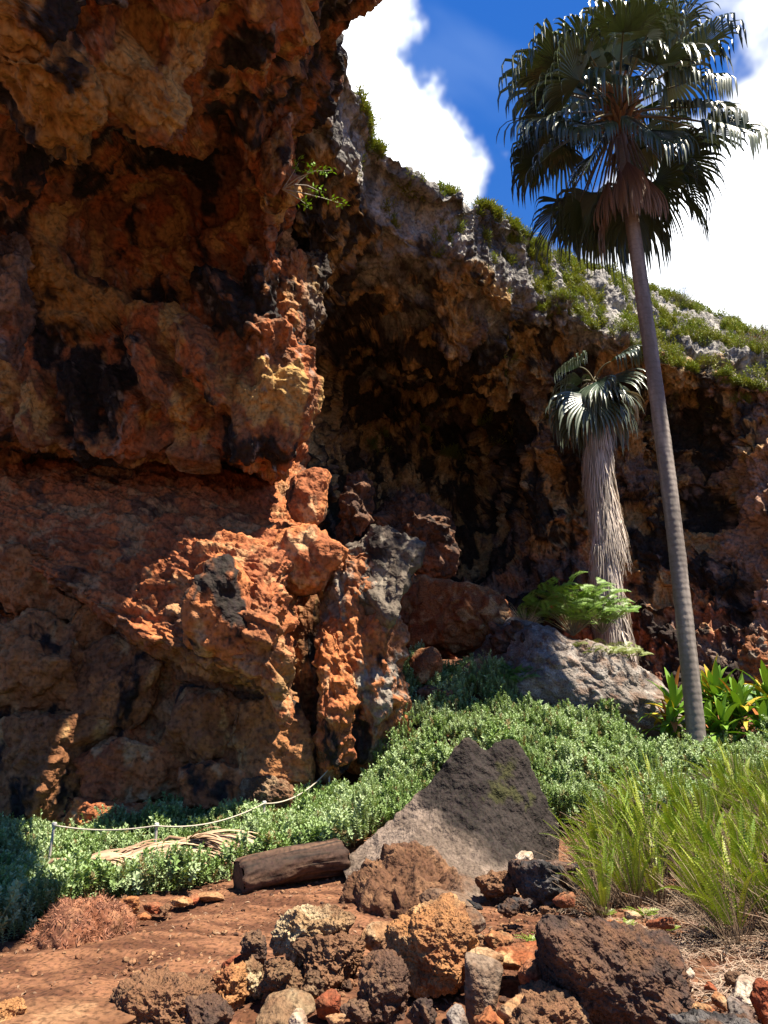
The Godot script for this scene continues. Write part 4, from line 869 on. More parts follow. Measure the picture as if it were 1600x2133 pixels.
func build_stones() -> void:
	# the rubble pile beside the path
	rock("rubble_stone", Vector3(-0.47, 0.27, -5.10), Vector3(0.244, 0.140, 0.207), "tan_porous", 101, 76, Vector3(0, 10, -3), "ragged pale-topped pitted stone crowning the rubble pile by the path")
	rock("rubble_stone", Vector3(-0.31, 0.22, -4.85), Vector3(0.202, 0.133, 0.182), "brown_porous", 102, 76, Vector3(0, 40, 4), "brown pitted stone just below the ragged pale-topped one")
	rock("rubble_stone", Vector3(-0.76, 0.22, -4.90), Vector3(0.073, 0.134, 0.066), "dark_brown", 103, 30, Vector3(0, 20, 6), "narrow dark upright stone on the path side of the pile")
	rock("rubble_stone", Vector3(-0.88, 0.15, -4.95), Vector3(0.078, 0.057, 0.070), "red", 104, 24, Vector3(0, 50, 0), "flat reddish stone lying on the path behind the dark upright one")
	rock("rubble_stone", Vector3(-0.83, 0.16, -4.50), Vector3(0.095, 0.135, 0.085), "orange_porous", 105, 60, Vector3(0, 15, 5), "egg-shaped bright orange porous stone at the pile's near end")
	rock("rubble_stone", Vector3(-0.57, 0.19, -4.50), Vector3(0.118, 0.128, 0.106), "tan_porous", 106, 60, Vector3(0, 60, -6), "block-shaped pitted stone in the middle of the pile above the tilted slab")
	rock("rubble_stone", Vector3(-0.71, 0.18, -4.60), Vector3(0.072, 0.085, 0.065), "tan_porous", 107, 30, Vector3(0, 80, 10), "small pitted stone wedged beside the egg-shaped orange one")
	rock("rubble_slab", Vector3(-0.49, 0.19, -4.15), Vector3(0.147, 0.040, 0.103), "tan_slab", 108, 36, Vector3(22, 20, 17), "smooth tan slab tilted at the front of the pile")
	rock("rubble_stone", Vector3(-0.29, 0.16, -4.30), Vector3(0.078, 0.061, 0.062), "red", 109, 28, Vector3(0, -20, 12), "bright brick-red stone in the gap right of the tilted slab")
	rock("rubble_stone", Vector3(-1.11, 0.13, -4.35), Vector3(0.333, 0.123, 0.266), "brown_porous", 110, 80, Vector3(0, 5, 3), "broad low brown stone half buried in the path's edge")
	rock("rubble_stone", Vector3(-0.85, 0.17, -4.10), Vector3(0.127, 0.093, 0.115), "dark_brown", 111, 36, Vector3(0, 30, -5), "dark pitted stone at the bottom in front of the egg-shaped orange one")
	rock("path_stone", Vector3(-1.61, 0.14, -4.15), Vector3(0.351, 0.064, 0.316), "soil_rock", 112, 50, Vector3(0, 10, -2), "wide smooth orange rock bedded in the path's near corner")
	rock("path_stone", Vector3(-1.80, 0.18, -4.10), Vector3(0.081, 0.058, 0.073), "orange_porous", 113, 30, Vector3(0, 40, 5), "hollowed orange lump on the wide smooth rock")
	rock("rubble_stone", Vector3(0.29, 0.29, -4.65), Vector3(0.254, 0.221, 0.229), "orange_porous", 114, 96, Vector3(0, 25, 14), "largest orange sponge-like stone in the middle of the pile")
	rock("rubble_stone", Vector3(-0.05, 0.23, -5.20), Vector3(0.111, 0.087, 0.095), "tan", 115, 30, Vector3(0, 20, 4), "smooth light orange block between the two large porous stones")
	rock("rubble_stone", Vector3(0.06, 0.21, -4.95), Vector3(0.094, 0.083, 0.085), "brown_porous", 116, 30, Vector3(0, 70, 0), "small brown stone tucked left of the largest orange stone")
	rock("rubble_stone", Vector3(0.00, 0.17, -4.35), Vector3(0.148, 0.185, 0.133), "dark_brown", 117, 44, Vector3(0, 30, 4), "dark brown block under the largest orange stone")
	rock("rubble_slab", Vector3(0.50, 0.24, -4.25), Vector3(0.097, 0.151, 0.044), "grey_slab", 118, 36, Vector3(-12, -8, -8), "flat grey-brown slab standing on edge before the largest orange stone")
	rock("rubble_stone", Vector3(0.54, 0.28, -4.55), Vector3(0.091, 0.078, 0.082), "tan", 119, 28, Vector3(0, 25, 9), "pinkish orange stone behind the standing grey slab")
	rock("rubble_slab", Vector3(0.80, 0.25, -4.75), Vector3(0.226, 0.055, 0.169), "orange", 120, 40, Vector3(0, 10, -2), "long flat orange slab bridging to the big brown boulder")
	rock("rubble_stone", Vector3(0.70, 0.20, -5.20), Vector3(0.087, 0.069, 0.078), "orange", 121, 26, Vector3(0, 30, 0), "pointed orange stone on the dirt beyond the pile")
	rock("rubble_stone", Vector3(1.03, 0.24, -5.10), Vector3(0.081, 0.053, 0.073), "orange", 122, 26, Vector3(0, 60, 6), "rounded orange-red stone beside the big brown boulder's peak")
	rock("brown_boulder", Vector3(1.19, 0.27, -4.30), Vector3(0.424, 0.264, 0.318), "dark_brown", 123, 110, Vector3(4, 8, -7), "biggest brown porous boulder at the pile's right end", "boulder")
	rock("rubble_stone", Vector3(0.79, 0.27, -4.40), Vector3(0.083, 0.078, 0.075), "red", 124, 28, Vector3(0, 10, 20), "reddish brown stone under the end of the flat orange slab")
	rock("rubble_stone", Vector3(0.75, 0.21, -4.00), Vector3(0.215, 0.090, 0.193), "brown_porous", 125, 44, Vector3(0, 35, 5), "low brown stone at the bottom before the big brown boulder")
	rock("rubble_stone", Vector3(0.35, 0.19, -4.05), Vector3(0.046, 0.069, 0.041), "grey", 126, 24, Vector3(0, 15, 10), "small grey upright stone left of the standing slab's foot")
	rock("rubble_stone", Vector3(0.49, 0.21, -3.95), Vector3(0.061, 0.050, 0.055), "orange", 127, 24, Vector3(0, 15, -10), "small orange stone at the foot of the standing grey slab")
	rock("rubble_stone", Vector3(0.61, 0.22, -4.00), Vector3(0.079, 0.068, 0.071), "tan", 128, 26, Vector3(0, 55, 20), "pink-grey stone right of the standing slab's foot")
	rock("litter_stone", Vector3(1.93, 0.13, -4.50), Vector3(0.096, 0.079, 0.086), "cream", 129, 30, Vector3(0, 35, 10), "cream and red stone among the straw right of the big brown boulder")
	rock("litter_stone", Vector3(1.55, 0.16, -4.15), Vector3(0.077, 0.064, 0.070), "orange", 130, 28, Vector3(0, 15, -6), "orange stone at the right foot of the big brown boulder")
	rock("litter_stone", Vector3(1.75, 0.16, -4.15), Vector3(0.077, 0.054, 0.070), "grey", 131, 28, Vector3(0, 65, 4), "grey stone in front of the cream and red one")
	rock("litter_stone", Vector3(1.94, 0.17, -4.30), Vector3(0.061, 0.110, 0.055), "red", 132, 28, Vector3(0, 15, 4), "red stone cut by the frame's right edge near the bottom")
	rock("litter_stone", Vector3(1.56, 0.19, -3.95), Vector3(0.167, 0.044, 0.150), "dark_grey", 133, 32, Vector3(0, 5, 0), "dark grey stone along the bottom edge near the corner")
	# round the twin-peaked boulder
	rock("dark_stone", Vector3(1.32, 0.19, -6.90), Vector3(0.260, 0.203, 0.234), "dark_grey", 140, 46, Vector3(0, 20, -8), "charcoal pitted stone between the twin-peaked boulder and the ferns")
	rock("pale_stone", Vector3(1.25, 0.34, -7.20), Vector3(0.094, 0.051, 0.085), "cream", 141, 24, Vector3(0, 20, 5), "small cream stone lying behind the charcoal stone")
	rock("tan_stone", Vector3(1.17, 0.26, -7.10), Vector3(0.097, 0.092, 0.087), "tan", 142, 24, Vector3(0, 50, 5), "small tan stone against the twin-peaked boulder's right foot")
	rock("grey_wedge", Vector3(0.49, 0.12, -6.50), Vector3(0.238, 0.118, 0.166), "grey_slab", 143, 36, Vector3(0, 10, -8), "wedge-shaped grey stone leaning on the twin-peaked boulder's front")
	rock("grey_wedge", Vector3(0.64, 0.14, -5.95), Vector3(0.100, 0.080, 0.080), "grey_slab", 144, 26, Vector3(0, 45, 0), "small grey pyramid-shaped stone standing in the dirt")
	rock("brown_stone", Vector3(0.99, 0.17, -7.00), Vector3(0.155, 0.103, 0.124), "brown_porous", 145, 28, Vector3(0, 15, 20), "brown dusty stone between the wedge and the charcoal stone")
	rock("red_stone", Vector3(1.40, 0.20, -6.30), Vector3(0.081, 0.048, 0.073), "red", 146, 24, Vector3(0, 15, 6), "reddish stone at the front of the charcoal stone")
	# along the far edge of the path
	rock("edge_stone", Vector3(-2.16, 0.01, -6.95), Vector3(0.110, 0.065, 0.099), "orange", 150, 26, Vector3(0, 15, 8), "bright orange stone beside the mulch mound at the path's far edge")
	rock("edge_stone", Vector3(-1.93, 0.01, -6.90), Vector3(0.081, 0.044, 0.073), "red", 151, 22, Vector3(0, 35, 0), "red-brown stone right of the bright orange edge stone")
	rock("edge_stone", Vector3(-1.75, 0.01, -7.10), Vector3(0.091, 0.037, 0.082), "orange", 152, 22, Vector3(0, 75, 0), "thin orange stone at the front edge of the ground cover")
	rock("edge_stone", Vector3(-1.55, 0.00, -7.35), Vector3(0.129, 0.030, 0.116), "tan", 153, 22, Vector3(0, 5, 0), "flat tan stone close to the fallen log's end")
	# loose stones nobody would tell apart
	var small := [
		[Vector3(1.29, 0.16, -5.70), Vector3(0.073, 0.043, 0.066), "red"],
		[Vector3(1.36, 0.16, -5.60), Vector3(0.065, 0.036, 0.058), "dark_grey"],
		[Vector3(1.60, 0.17, -5.70), Vector3(0.106, 0.036, 0.095), "orange"],
		[Vector3(1.93, 0.18, -5.75), Vector3(0.094, 0.040, 0.084), "red"],
		[Vector3(1.03, 0.20, -5.40), Vector3(0.056, 0.041, 0.051), "brown_porous"],
		[Vector3(1.43, 0.17, -5.50), Vector3(0.054, 0.029, 0.049), "dark_brown"],
		[Vector3(1.07, 0.18, -6.30), Vector3(0.063, 0.033, 0.056), "dark_grey"],
		[Vector3(0.94, 0.16, -6.20), Vector3(0.072, 0.040, 0.065), "dark_grey"],
		[Vector3(1.19, 0.19, -6.00), Vector3(0.053, 0.028, 0.047), "brown_porous"],
		[Vector3(0.70, 0.12, -6.50), Vector3(0.057, 0.030, 0.051), "dark_grey"],
		[Vector3(1.82, 0.17, -6.00), Vector3(0.052, 0.024, 0.047), "tan"],
		[Vector3(0.63, 0.21, -5.20), Vector3(0.045, 0.033, 0.041), "brown_porous"],
		[Vector3(0.21, 0.20, -5.30), Vector3(0.040, 0.025, 0.036), "red"],
		[Vector3(-0.21, 0.12, -4.70), Vector3(0.029, 0.024, 0.027), "dark_brown"],
		[Vector3(-1.56, 0.00, -4.90), Vector3(0.019, 0.013, 0.018), "dark_brown"],
		[Vector3(-1.95, -0.01, -6.70), Vector3(0.051, 0.027, 0.046), "orange"],
		[Vector3(-1.81, 0.01, -6.80), Vector3(0.048, 0.024, 0.043), "brown_porous"],
		[Vector3(-1.67, 0.00, -7.20), Vector3(0.051, 0.025, 0.046), "red"],
		[Vector3(1.59, 0.13, -4.50), Vector3(0.038, 0.028, 0.035), "orange"],
		[Vector3(1.77, 0.13, -4.45), Vector3(0.045, 0.033, 0.041), "tan"],
		[Vector3(1.82, 0.11, -4.70), Vector3(0.035, 0.021, 0.031), "red"],
		[Vector3(1.79, 0.12, -4.90), Vector3(0.031, 0.020, 0.028), "cream"],
		[Vector3(2.00, 0.12, -4.80), Vector3(0.036, 0.022, 0.032), "brown_porous"],
		[Vector3(-0.14, 0.17, -4.20), Vector3(0.059, 0.053, 0.053), "dark_brown"],
		[Vector3(-0.39, 0.19, -4.50), Vector3(0.051, 0.064, 0.046), "brown_porous"],
		[Vector3(-0.23, 0.18, -4.05), Vector3(0.046, 0.030, 0.041), "tan"],
		[Vector3(-0.41, 0.20, -4.00), Vector3(0.045, 0.034, 0.041), "cream"],
		[Vector3(0.19, 0.18, -4.15), Vector3(0.059, 0.070, 0.053), "dark_brown"]]
	for i in small.size():
		rock("loose_stone", small[i][0], small[i][1], small[i][2], 200 + i, 16, Vector3(rng.randf_range(-20, 20), rng.randf_range(0, 360), rng.randf_range(-20, 20)),
			"small loose stone scattered in the dirt around the rubble pile", "stone", "small loose stones round the rubble pile")


# ---------------------------------------------------------------- shapes made of leaves, strips and tubes
class Shape:
	var v := PackedVector3Array()
	var c := PackedColorArray()
	var ix := PackedInt32Array()

	# a folded leaf of four faces
	func leaf(base: Vector3, along: Vector3, up: Vector3, length: float, width: float, fold: float, col: Color, tip_drop := 0.0) -> void:
		var s := along.cross(up).normalized() * width * 0.5
		var u := s.cross(along).normalized()
		var k := v.size()
		var mid := base + along * length * 0.45
		v.append(base)
		v.append(mid - s + u * fold * width)
		v.append(mid)
		v.append(mid + s + u * fold * width)
		v.append(base + along * length - u * tip_drop * length)
		for i in 5: c.append(col)
		for q in [0, 1, 2, 0, 2, 3, 1, 4, 2, 2, 4, 3]: ix.append(k + q)

	# a ribbon along points, widths given, folded up at the edges
	func ribbon(pts: PackedVector3Array, widths: PackedFloat32Array, up: Vector3, fold: float, a: Color, b: Color) -> void:
		var k := v.size()
		var n := pts.size()
		for i in n:
			var t := (pts[mini(i + 1, n - 1)] - pts[maxi(i - 1, 0)]).normalized()
			var s := t.cross(up)
			s = s.normalized() if s.length() > 0.05 else t.cross(Vector3(0.3, 0.1, 1)).normalized()
			var u := s.cross(t)
			var w := widths[i] * 0.5
			v.append(pts[i] - s * w + u * fold * w)
			v.append(pts[i])
			v.append(pts[i] + s * w + u * fold * w)
			var col := a.lerp(b, float(i) / (n - 1))
			for q in 3: c.append(col)
		for i in n - 1:
			var o := k + i * 3
			for q in [0, 3, 4, 0, 4, 1, 1, 4, 5, 1, 5, 2]: ix.append(o + q)

	func tube(pts: PackedVector3Array, radii: PackedFloat32Array, sides: int, a: Color, b: Color, capped := true) -> void:
		var k := v.size()
		var n := pts.size()
		var side := Vector3.ZERO
		for i in n:
			var t := (pts[mini(i + 1, n - 1)] - pts[maxi(i - 1, 0)]).normalized()
			if side == Vector3.ZERO:
				side = t.cross(Vector3.UP if absf(t.y) < 0.9 else Vector3.RIGHT).normalized()
			side = (side - t * side.dot(t)).normalized()
			var other := t.cross(side)
			for j in sides:
				var an := TAU * j / sides
				v.append(pts[i] + (side * cos(an) + other * sin(an)) * radii[i])
				c.append(a.lerp(b, float(i) / (n - 1)))
		for i in n - 1:
			for j in sides:
				var p := k + i * sides + j
				var q := k + i * sides + (j + 1) % sides
				for w in [p, p + sides, q + sides, p, q + sides, q]: ix.append(w)
		if capped:
			for e in [0, n - 1]:
				var m := v.size()
				v.append(pts[e])
				c.append(a if e == 0 else b)
				for j in sides:
					var p: int = k + e * sides + j
					var q: int = k + e * sides + (j + 1) % sides
					if e == 0: ix.append_array([m, p, q])
					else: ix.append_array([m, q, p])

func finish(s: Shape) -> ArrayMesh:
	return arrays_mesh(s.v, smooth_normals(s.v, s.ix), s.c, s.ix)

# a fan leaf on its stalk, bent by its own weight; returns [stalk, blade]
func fan_leaf(base: Vector3, out: Vector3, stalk: float, blade: float, spread: float, count: int, droop: float, r: RandomNumberGenerator, green: Color, tip: Color, stalk_col: Color, sag := 0.35) -> Array:
	var st := Shape.new()
	var pts := PackedVector3Array()
	var rad := PackedFloat32Array()
	var dir := out.normalized()
	var p := base
	for i in 7:
		pts.append(p)
		rad.append(lerpf(0.034, 0.014, i / 6.0))
		p += dir * stalk / 6.0
		dir = (dir + Vector3.DOWN * sag / 6.0).normalized()
	st.tube(pts, rad, 5, stalk_col, stalk_col.lerp(green, 0.4))
	var f := (pts[6] - pts[5]).normalized()
	var side := f.cross(Vector3.UP)
	side = side.normalized() if side.length() > 0.1 else Vector3(1, 0, 0.2).normalized()
	side = side.rotated(f, r.randf_range(-0.8, 0.8))
	var face := side.cross(f).normalized()
	var hub := pts[6]
	var b := Shape.new()
	var step := deg_to_rad(spread) / (count - 1)
	for k in count:
		var a := deg_to_rad(-spread * 0.5) + step * k
		var g := (f * cos(a) + side * sin(a)).normalized()
		var l := blade * (0.72 + 0.28 * cos(a * 0.8)) * r.randf_range(0.78, 1.1)
		if r.randf() < 0.06: l *= 0.55
		var q := hub
		var line := PackedVector3Array()
		var wid := PackedFloat32Array()
		var d := (g + face * 0.22 * absf(sin(a))).normalized()
		var n := 9
		var own := droop * r.randf_range(0.75, 1.25)
		for i in n + 1:
			var u := float(i) / n
			line.append(q)
			var fused := 2.0 * l * u * tan(step * 0.5) * 1.06
			wid.append(minf(fused, 0.074 * (1.0 - u * u * u) * (1.0 if u < 0.9 else 0.7)) + 0.003)
			q += d * l / n
			d = d.lerp(Vector3.DOWN, own * smoothstep(0.22, 0.8, u) * 0.9).normalized()
		var tone := r.randf_range(0.82, 1.18)
		b.ribbon(line, wid, face, 0.45, green * tone, tip * tone)
	return [finish(st), finish(b)]

func palm_trunk(height: float, r0: float, r1: float, lean: Vector3, rings: float, a: Color, b: Color) -> ArrayMesh:
	var v := PackedVector3Array()
	var c := PackedColorArray()
	var nu := 33
	var nv := int(height / 0.022)
	for j in nv:
		var t := 1.0 - float(j) / (nv - 1)
		var y := t * height
		var mid := lean * (t * t) + Vector3(0, y, 0) + Vector3(sin(t * 5.0) * 0.03, 0, cos(t * 4.0) * 0.03)
		var ring := fposmod(y * rings + 1.2 * noises.mid.get_noise_2d(y * 1.3, 7.0), 1.0)
		var rad := lerpf(r0, r1, t) + 0.06 * exp(-y * 2.6) + 0.005 * smoothstep(0.0, 0.25, ring) * (1.0 - ring)
		for i in nu:
			var an := TAU * i / (nu - 1)
			var d := Vector3(cos(an), 0, -sin(an))
			var q := Vector3(cos(an), y * 0.8, sin(an))
			rad += 0.0
			v.append(mid + d * (rad + 0.008 * noises.mid.get_noise_3dv(q * 2.0) + 0.005 * noises.fine.get_noise_3dv(q)))
			var n: float = noises.stain.get_noise_3dv(q * 1.4)
			var col := a.lerp(b, smoothstep(-0.15, 0.25, n))
			if ring < 0.14: col = col * 0.86
			c.append(col * (1.0 + 0.3 * noises.speck.get_noise_3d(q.x * 1.2, y * 4.0, q.z * 1.2)))
	return arrays_mesh(v, grid_normals(v, nu, nv), c, grid_index(nu, nv))

func build_palms() -> void:
	var r := RandomNumberGenerator.new()
	r.seed = 77
	# tall palm
	var foot := Vector3(4.80, 0.61, -12.00)
	foot.y = ground_at(foot.x, foot.z) - 0.1
	var top := Vector3(4.57, 12.98, -12.00)
	var t := thing("tall_fan_palm", foot, "tall fan palm with a smooth ringed grey trunk and a full green crown", "palm tree")
	var h := top.y - foot.y
	var lean := Vector3(top.x - foot.x, 0, 0)
	put("trunk", palm_trunk(h, 0.135, 0.122, lean, 9.5, Color(0.165, 0.138, 0.115), Color(0.265, 0.225, 0.19)), mats.dry, t)
	var crown := lean + Vector3(0, h, 0)
	var boots := Shape.new()
	for i in 90:
		var an := i * 2.39996
		var y := -0.75 + 1.0 * i / 90.0
		var d := Vector3(cos(an), 0.9, sin(an)).normalized()
		var p := crown + Vector3(cos(an) * 0.13, y, sin(an) * 0.13)
		var pts := PackedVector3Array([p, p + d * 0.16, p + d * 0.34 + Vector3(cos(an), 0, sin(an)) * 0.06])
		boots.ribbon(pts, PackedFloat32Array([0.13, 0.09, 0.035]), Vector3(cos(an), 0.2, sin(an)), -0.5, Color(0.11, 0.055, 0.03), Color(0.2, 0.11, 0.05))
	put("leaf_bases", finish(boots), mats.dry, t)
	var n := 72
	for i in n:
		var k := float(i) / (n - 1)
		var an := i * 2.39996 + r.randf_range(-0.25, 0.25)
		var el := deg_to_rad(lerpf(84.0, -74.0, pow(k, 0.9)) + r.randf_range(-14, 14))
		if i % 7 == 3:  # young leaves fill the far side of the crown
			an = -PI / 2 + r.randf_range(-1.3, 1.3)
			el = deg_to_rad(r.randf_range(5, 60))
		if k > 0.75 and sin(an) > 0.55: continue  # here the old brown leaves hang instead
		var out := Vector3(cos(an) * cos(el), sin(el), sin(an) * cos(el))
		var base := crown + Vector3(cos(an) * 0.12, lerpf(0.25, -0.5, k), sin(an) * 0.12)
		var green := Color(0.05, 0.085, 0.032).lerp(Color(0.038, 0.06, 0.03), r.randf())
		var fan := fan_leaf(base, out, lerpf(0.75, 1.5, smoothstep(0.0, 0.5, k)) * r.randf_range(0.75, 1.2), r.randf_range(0.95, 1.6), r.randf_range(150, 240), 36, lerpf(0.6, 1.5, smoothstep(0.0, 0.6, k)) * r.randf_range(0.4, 1.5), r, green, green.lerp(Color(0.13, 0.13, 0.05), 0.35), Color(0.16, 0.12, 0.045), lerpf(0.15, 0.5, k))
		var fr := put("frond", fan[1], mats.palm, t)
		put("stalk", fan[0], mats.palm, fr)
	# dead leaves folded down along the trunk
	for i in 6:
		var an: float = [1.75, 2.2, 1.2, 2.8, 0.6, 3.9, 5.0, 1.5, 2.5][i]
		var out := Vector3(cos(an) * 0.24, -1.0, sin(an) * 0.24)
		var base := crown + Vector3(cos(an) * 0.17, -0.7 - 0.15 * (i % 3), sin(an) * 0.17)
		var fan := fan_leaf(base, out, r.randf_range(0.7, 1.2), r.randf_range(0.95, 1.3), 50, 20, 1.0, r, Color(0.15, 0.095, 0.075), Color(0.24, 0.17, 0.125), Color(0.16, 0.1, 0.055), 0.3)
		var fr := put("dead_frond", fan[1], mats.dry, t)
		put("stalk", fan[0], mats.dry, fr)
	# short palm, its trunk wrapped in old leaves
	foot = Vector3(5.17, 3.09, -17.00)
	foot.y = ground_at(foot.x, foot.z) - 0.1
	top = Vector3(5.21, 9.44, -17.00)
	h = top.y - foot.y
	lean = Vector3(top.x - foot.x, 0, 0)
	t = thing("shaggy_fan_palm", foot, "short fan palm wrapped in a shaggy grey skirt of dead leaves by the wall", "palm tree")
	put("trunk", palm_trunk(h, 0.2, 0.16, lean, 7.0, Color(0.1, 0.075, 0.055), Color(0.16, 0.12, 0.09)), mats.dry, t)
	var skirt := Shape.new()
	for i in 260:
		var k := float(i) / 260.0
		var y := lerpf(0.35, h - 0.25, k)
		var an := i * 2.39996
		var s := y / h
		var d := Vector3(cos(an), -2.2, sin(an)).normalized()
		var p := lean * (s * s) + Vector3(cos(an) * 0.16, y + 0.35, sin(an) * 0.16)
		var reach := lerpf(0.25, 0.17, smoothstep(0.5, 0.95, s)) * r.randf_range(0.5, 1.25) * (1.0 + 0.35 * sin(y * 2.3 + an))
		var tone := r.randf_range(0.45, 1.3)
		var one := Color(0.38, 0.31, 0.25) * tone
		var two := Color(0.58, 0.5, 0.43) * tone
		for f in 9:
			var fa := an + (f - 4) * 0.13 + r.randf_range(-0.05, 0.05)
			var line := PackedVector3Array()
			var wid := PackedFloat32Array()
			var o := Vector3(cos(fa), 0, sin(fa))
			var l := r.randf_range(0.75, 1.25)
			for q in 6:
				var u := q / 5.0
				line.append(p + o * reach * pow(u, 0.55) + Vector3.DOWN * l * u * u * 0.5 + Vector3.DOWN * l * u * 0.5 + Vector3(r.randfn(), 0, r.randfn()) * 0.012)
				wid.append(0.045 * (1.0 - u * 0.85))
			skirt.ribbon(line, wid, o + Vector3(0, 0.3, 0), 0.5, one, two)
	put("dead_leaf_skirt", finish(skirt), mats.dry, t)
	crown = lean + Vector3(0, h, 0)
	for i in 30:
		var an := i * 2.39996 + 0.4 + r.randf_range(-0.5, 0.5)
		var k := i / 29.0
		var el := deg_to_rad(lerpf(70.0, -65.0, k) + r.randf_range(-20, 20))
		var out := Vector3(cos(an) * cos(el), sin(el), sin(an) * cos(el))
		var dead := i in [5, 12, 18, 22, 26, 28]
		var green := Color(0.035, 0.075, 0.045) if not dead else Color(0.3, 0.22, 0.16)
		var fan := fan_leaf(crown, out, r.randf_range(0.25, 0.7), r.randf_range(0.95, 1.5), r.randf_range(80, 150), 24, 1.1 * r.randf_range(0.4, 1.5), r, green, green.lerp(Color(0.3, 0.28, 0.2), 0.35), Color(0.14, 0.11, 0.05), 1.7)
		var fr := put("dead_frond" if dead else "frond", fan[1], mats.dry if dead else mats.palm, t)
		put("stalk", fan[0], mats.dry, fr)

# ---------------------------------------------------------------- fence, log, small things
func build_fence_and_log() -> void:
	var tops := [Vector3(-3.85, 0.35, -9.35), Vector3(-2.64, 0.35, -9.30), Vector3(-1.55, 0.48, -10.30), Vector3(-0.79, 0.83, -11.40)]
	var feet_off := [Vector3(-0.02, 0, 0), Vector3.ZERO, Vector3.ZERO, Vector3.ZERO]
	var words := ["fence post nearest the shaded cave corner, leaning a little", "fence post in front of the fallen palm leaves", "fence post standing in ground cover behind the log", "fence post highest up the slope at the foot of the split block"]
	var rope := Shape.new()
	for i in 4:
		var top: Vector3 = tops[i]
		var g := ground_at(top.x, top.z) - 0.15
		var p := thing("fence_post", Vector3(top.x, g, top.z), words[i], "fence post", "posts of the rope fence")
		var s := Shape.new()
		var h := top.y - g
		s.tube(PackedVector3Array([Vector3(feet_off[i].x * 2.0, 0, 0), Vector3(0, h - 0.03, 0)]), PackedFloat32Array([0.016, 0.016]), 10, Color(0.33, 0.29, 0.24), Color(0.4, 0.36, 0.31))
		put("pole", finish(s), mats.metal, p)
		s = Shape.new()
		s.tube(PackedVector3Array([Vector3(0, h - 0.045, 0), Vector3(0, h - 0.01, 0), Vector3(0, h + 0.002, 0)]), PackedFloat32Array([0.028, 0.028, 0.02]), 10, Color(0.5, 0.48, 0.45), Color(0.5, 0.48, 0.45))
		put("cap", finish(s), mats.metal, p)
	var pts := PackedVector3Array()
	for i in 3:
		var a: Vector3 = tops[i] + Vector3(0, -0.025, 0.035)
		var b: Vector3 = tops[i + 1] + Vector3(0, -0.025, 0.035)
		for k in 24:
			var u := k / 24.0
			pts.append(a.lerp(b, u) + Vector3.DOWN * 4.0 * u * (1.0 - u) * [0.05, 0.1, 0.13][i])
	pts.append(tops[3] + Vector3(0, -0.025, 0.035))
	var rad := PackedFloat32Array()
	rad.resize(pts.size())
	rad.fill(0.0085)
	rope.tube(pts, rad, 6, Color(0.45, 0.39, 0.31), Color(0.45, 0.39, 0.31))
	tag(put("fence_rope", finish(rope), mats.rope), "thin pale rope hung from post to post along the ground cover", "rope")
	# log
	var la := Vector3(-1.35, 0.10, -7.55)
	var lb := Vector3(-0.42, 0.19, -8.10)
	var axis := lb - la
	var long := axis.length()
	var v := PackedVector3Array()
	var c := PackedColorArray()
	var nu := 61
	var nv := 90
	for j in nv:
		var t := float(j) / (nv - 1)
		for i in nu:
			var an := TAU * i / (nu - 1)
			var q := Vector3(cos(an), sin(an), t * long)
			var rad_l: float = lerpf(0.17, 0.185, t) * (1.0 - 0.12 * smoothstep(0.25, 0.6, t) * smoothstep(1.0, 0.7, t) + 0.24 * noises.mid.get_noise_3d(q.x * 0.9, q.y * 0.9, q.z * 1.6) - 0.09 * noises.ridge.get_noise_3d(q.x * 2.5, q.y * 2.5, q.z * 0.7) + 0.04 * noises.fine.get_noise_3d(q.x * 0.6, q.y * 0.6, q.z * 0.4))
			var round_end := sqrt(clampf(minf(t, 1.0 - t) / 0.03, 0.0, 1.0)) * 0.12 + 0.88
			v.append(Vector3(q.x * rad_l * round_end, q.y * rad_l * round_end + 0.03 * sin(t * PI), -t * long + 0.05 * noises.mid.get_noise_2d(q.x * 2.0, q.y * 2.0)))
			var n: float = noises.stain.get_noise_3d(q.x * 1.5, q.y * 1.5, q.z * 0.7)
			var g: float = noises.vein.get_noise_3d(q.x * 4.0, q.y * 4.0, q.z * 0.6)
			var col := Color(0.05, 0.028, 0.02).lerp(Color(0.13, 0.075, 0.048), smoothstep(-0.2, 0.3, n))
			c.append(col.lerp(Color(0.03, 0.022, 0.018), smoothstep(0.4, 0.75, g)))
	var t := thing("fallen_log", la, "dark weathered log lying at the back edge of the dirt path", "log")
	var flip := grid_index(nu, nv)
	var m := put("bark", arrays_mesh(v, smooth_normals(v, flip), c, flip), mats.wood, t)
	t.look_at_from_position(la, lb, Vector3.UP)
	for e in 2:
		var face := Shape.new()
		var ring := 24
		face.v.append(Vector3(0, 0, 0.004 if e == 0 else -long - 0.004))
		face.c.append(Color(0.12, 0.075, 0.05))
		for i in ring:
			var an := TAU * i / ring
			face.v.append(Vector3(cos(an), sin(an), 0) * (0.15 if e == 0 else 0.162) + Vector3(0, 0, 0.001 if e == 0 else -long - 0.001))
			face.c.append(Color(0.07, 0.045, 0.032))
			face.ix.append_array([0, 1 + i, 1 + (i + 1) % ring] if e == 1 else [0, 1 + (i + 1) % ring, 1 + i])
		put("cut_end", finish(face), mats.wood, t)
	# bleached root by the boulder
	var s := Shape.new()
	s.tube(PackedVector3Array([Vector3(-0.34, 0.08, -7.30), Vector3(-0.28, 0.12, -7.25), Vector3(-0.24, 0.18, -7.22), Vector3(-0.24, 0.24, -7.20)]), PackedFloat32Array([0.008, 0.014, 0.013, 0.006]), 7, Color(0.4, 0.34, 0.27), Color(0.35, 0.29, 0.22))
	tag(put("bleached_stick", finish(s), mats.dry), "short curved bleached stick leaning on the twin-peaked boulder's foot", "stick")
	# mulch mound: a heap covered in shreds of bark
	var at := Vector3(-2.34, -0.03, -6.30)
	at.y = ground_at(at.x, at.z)
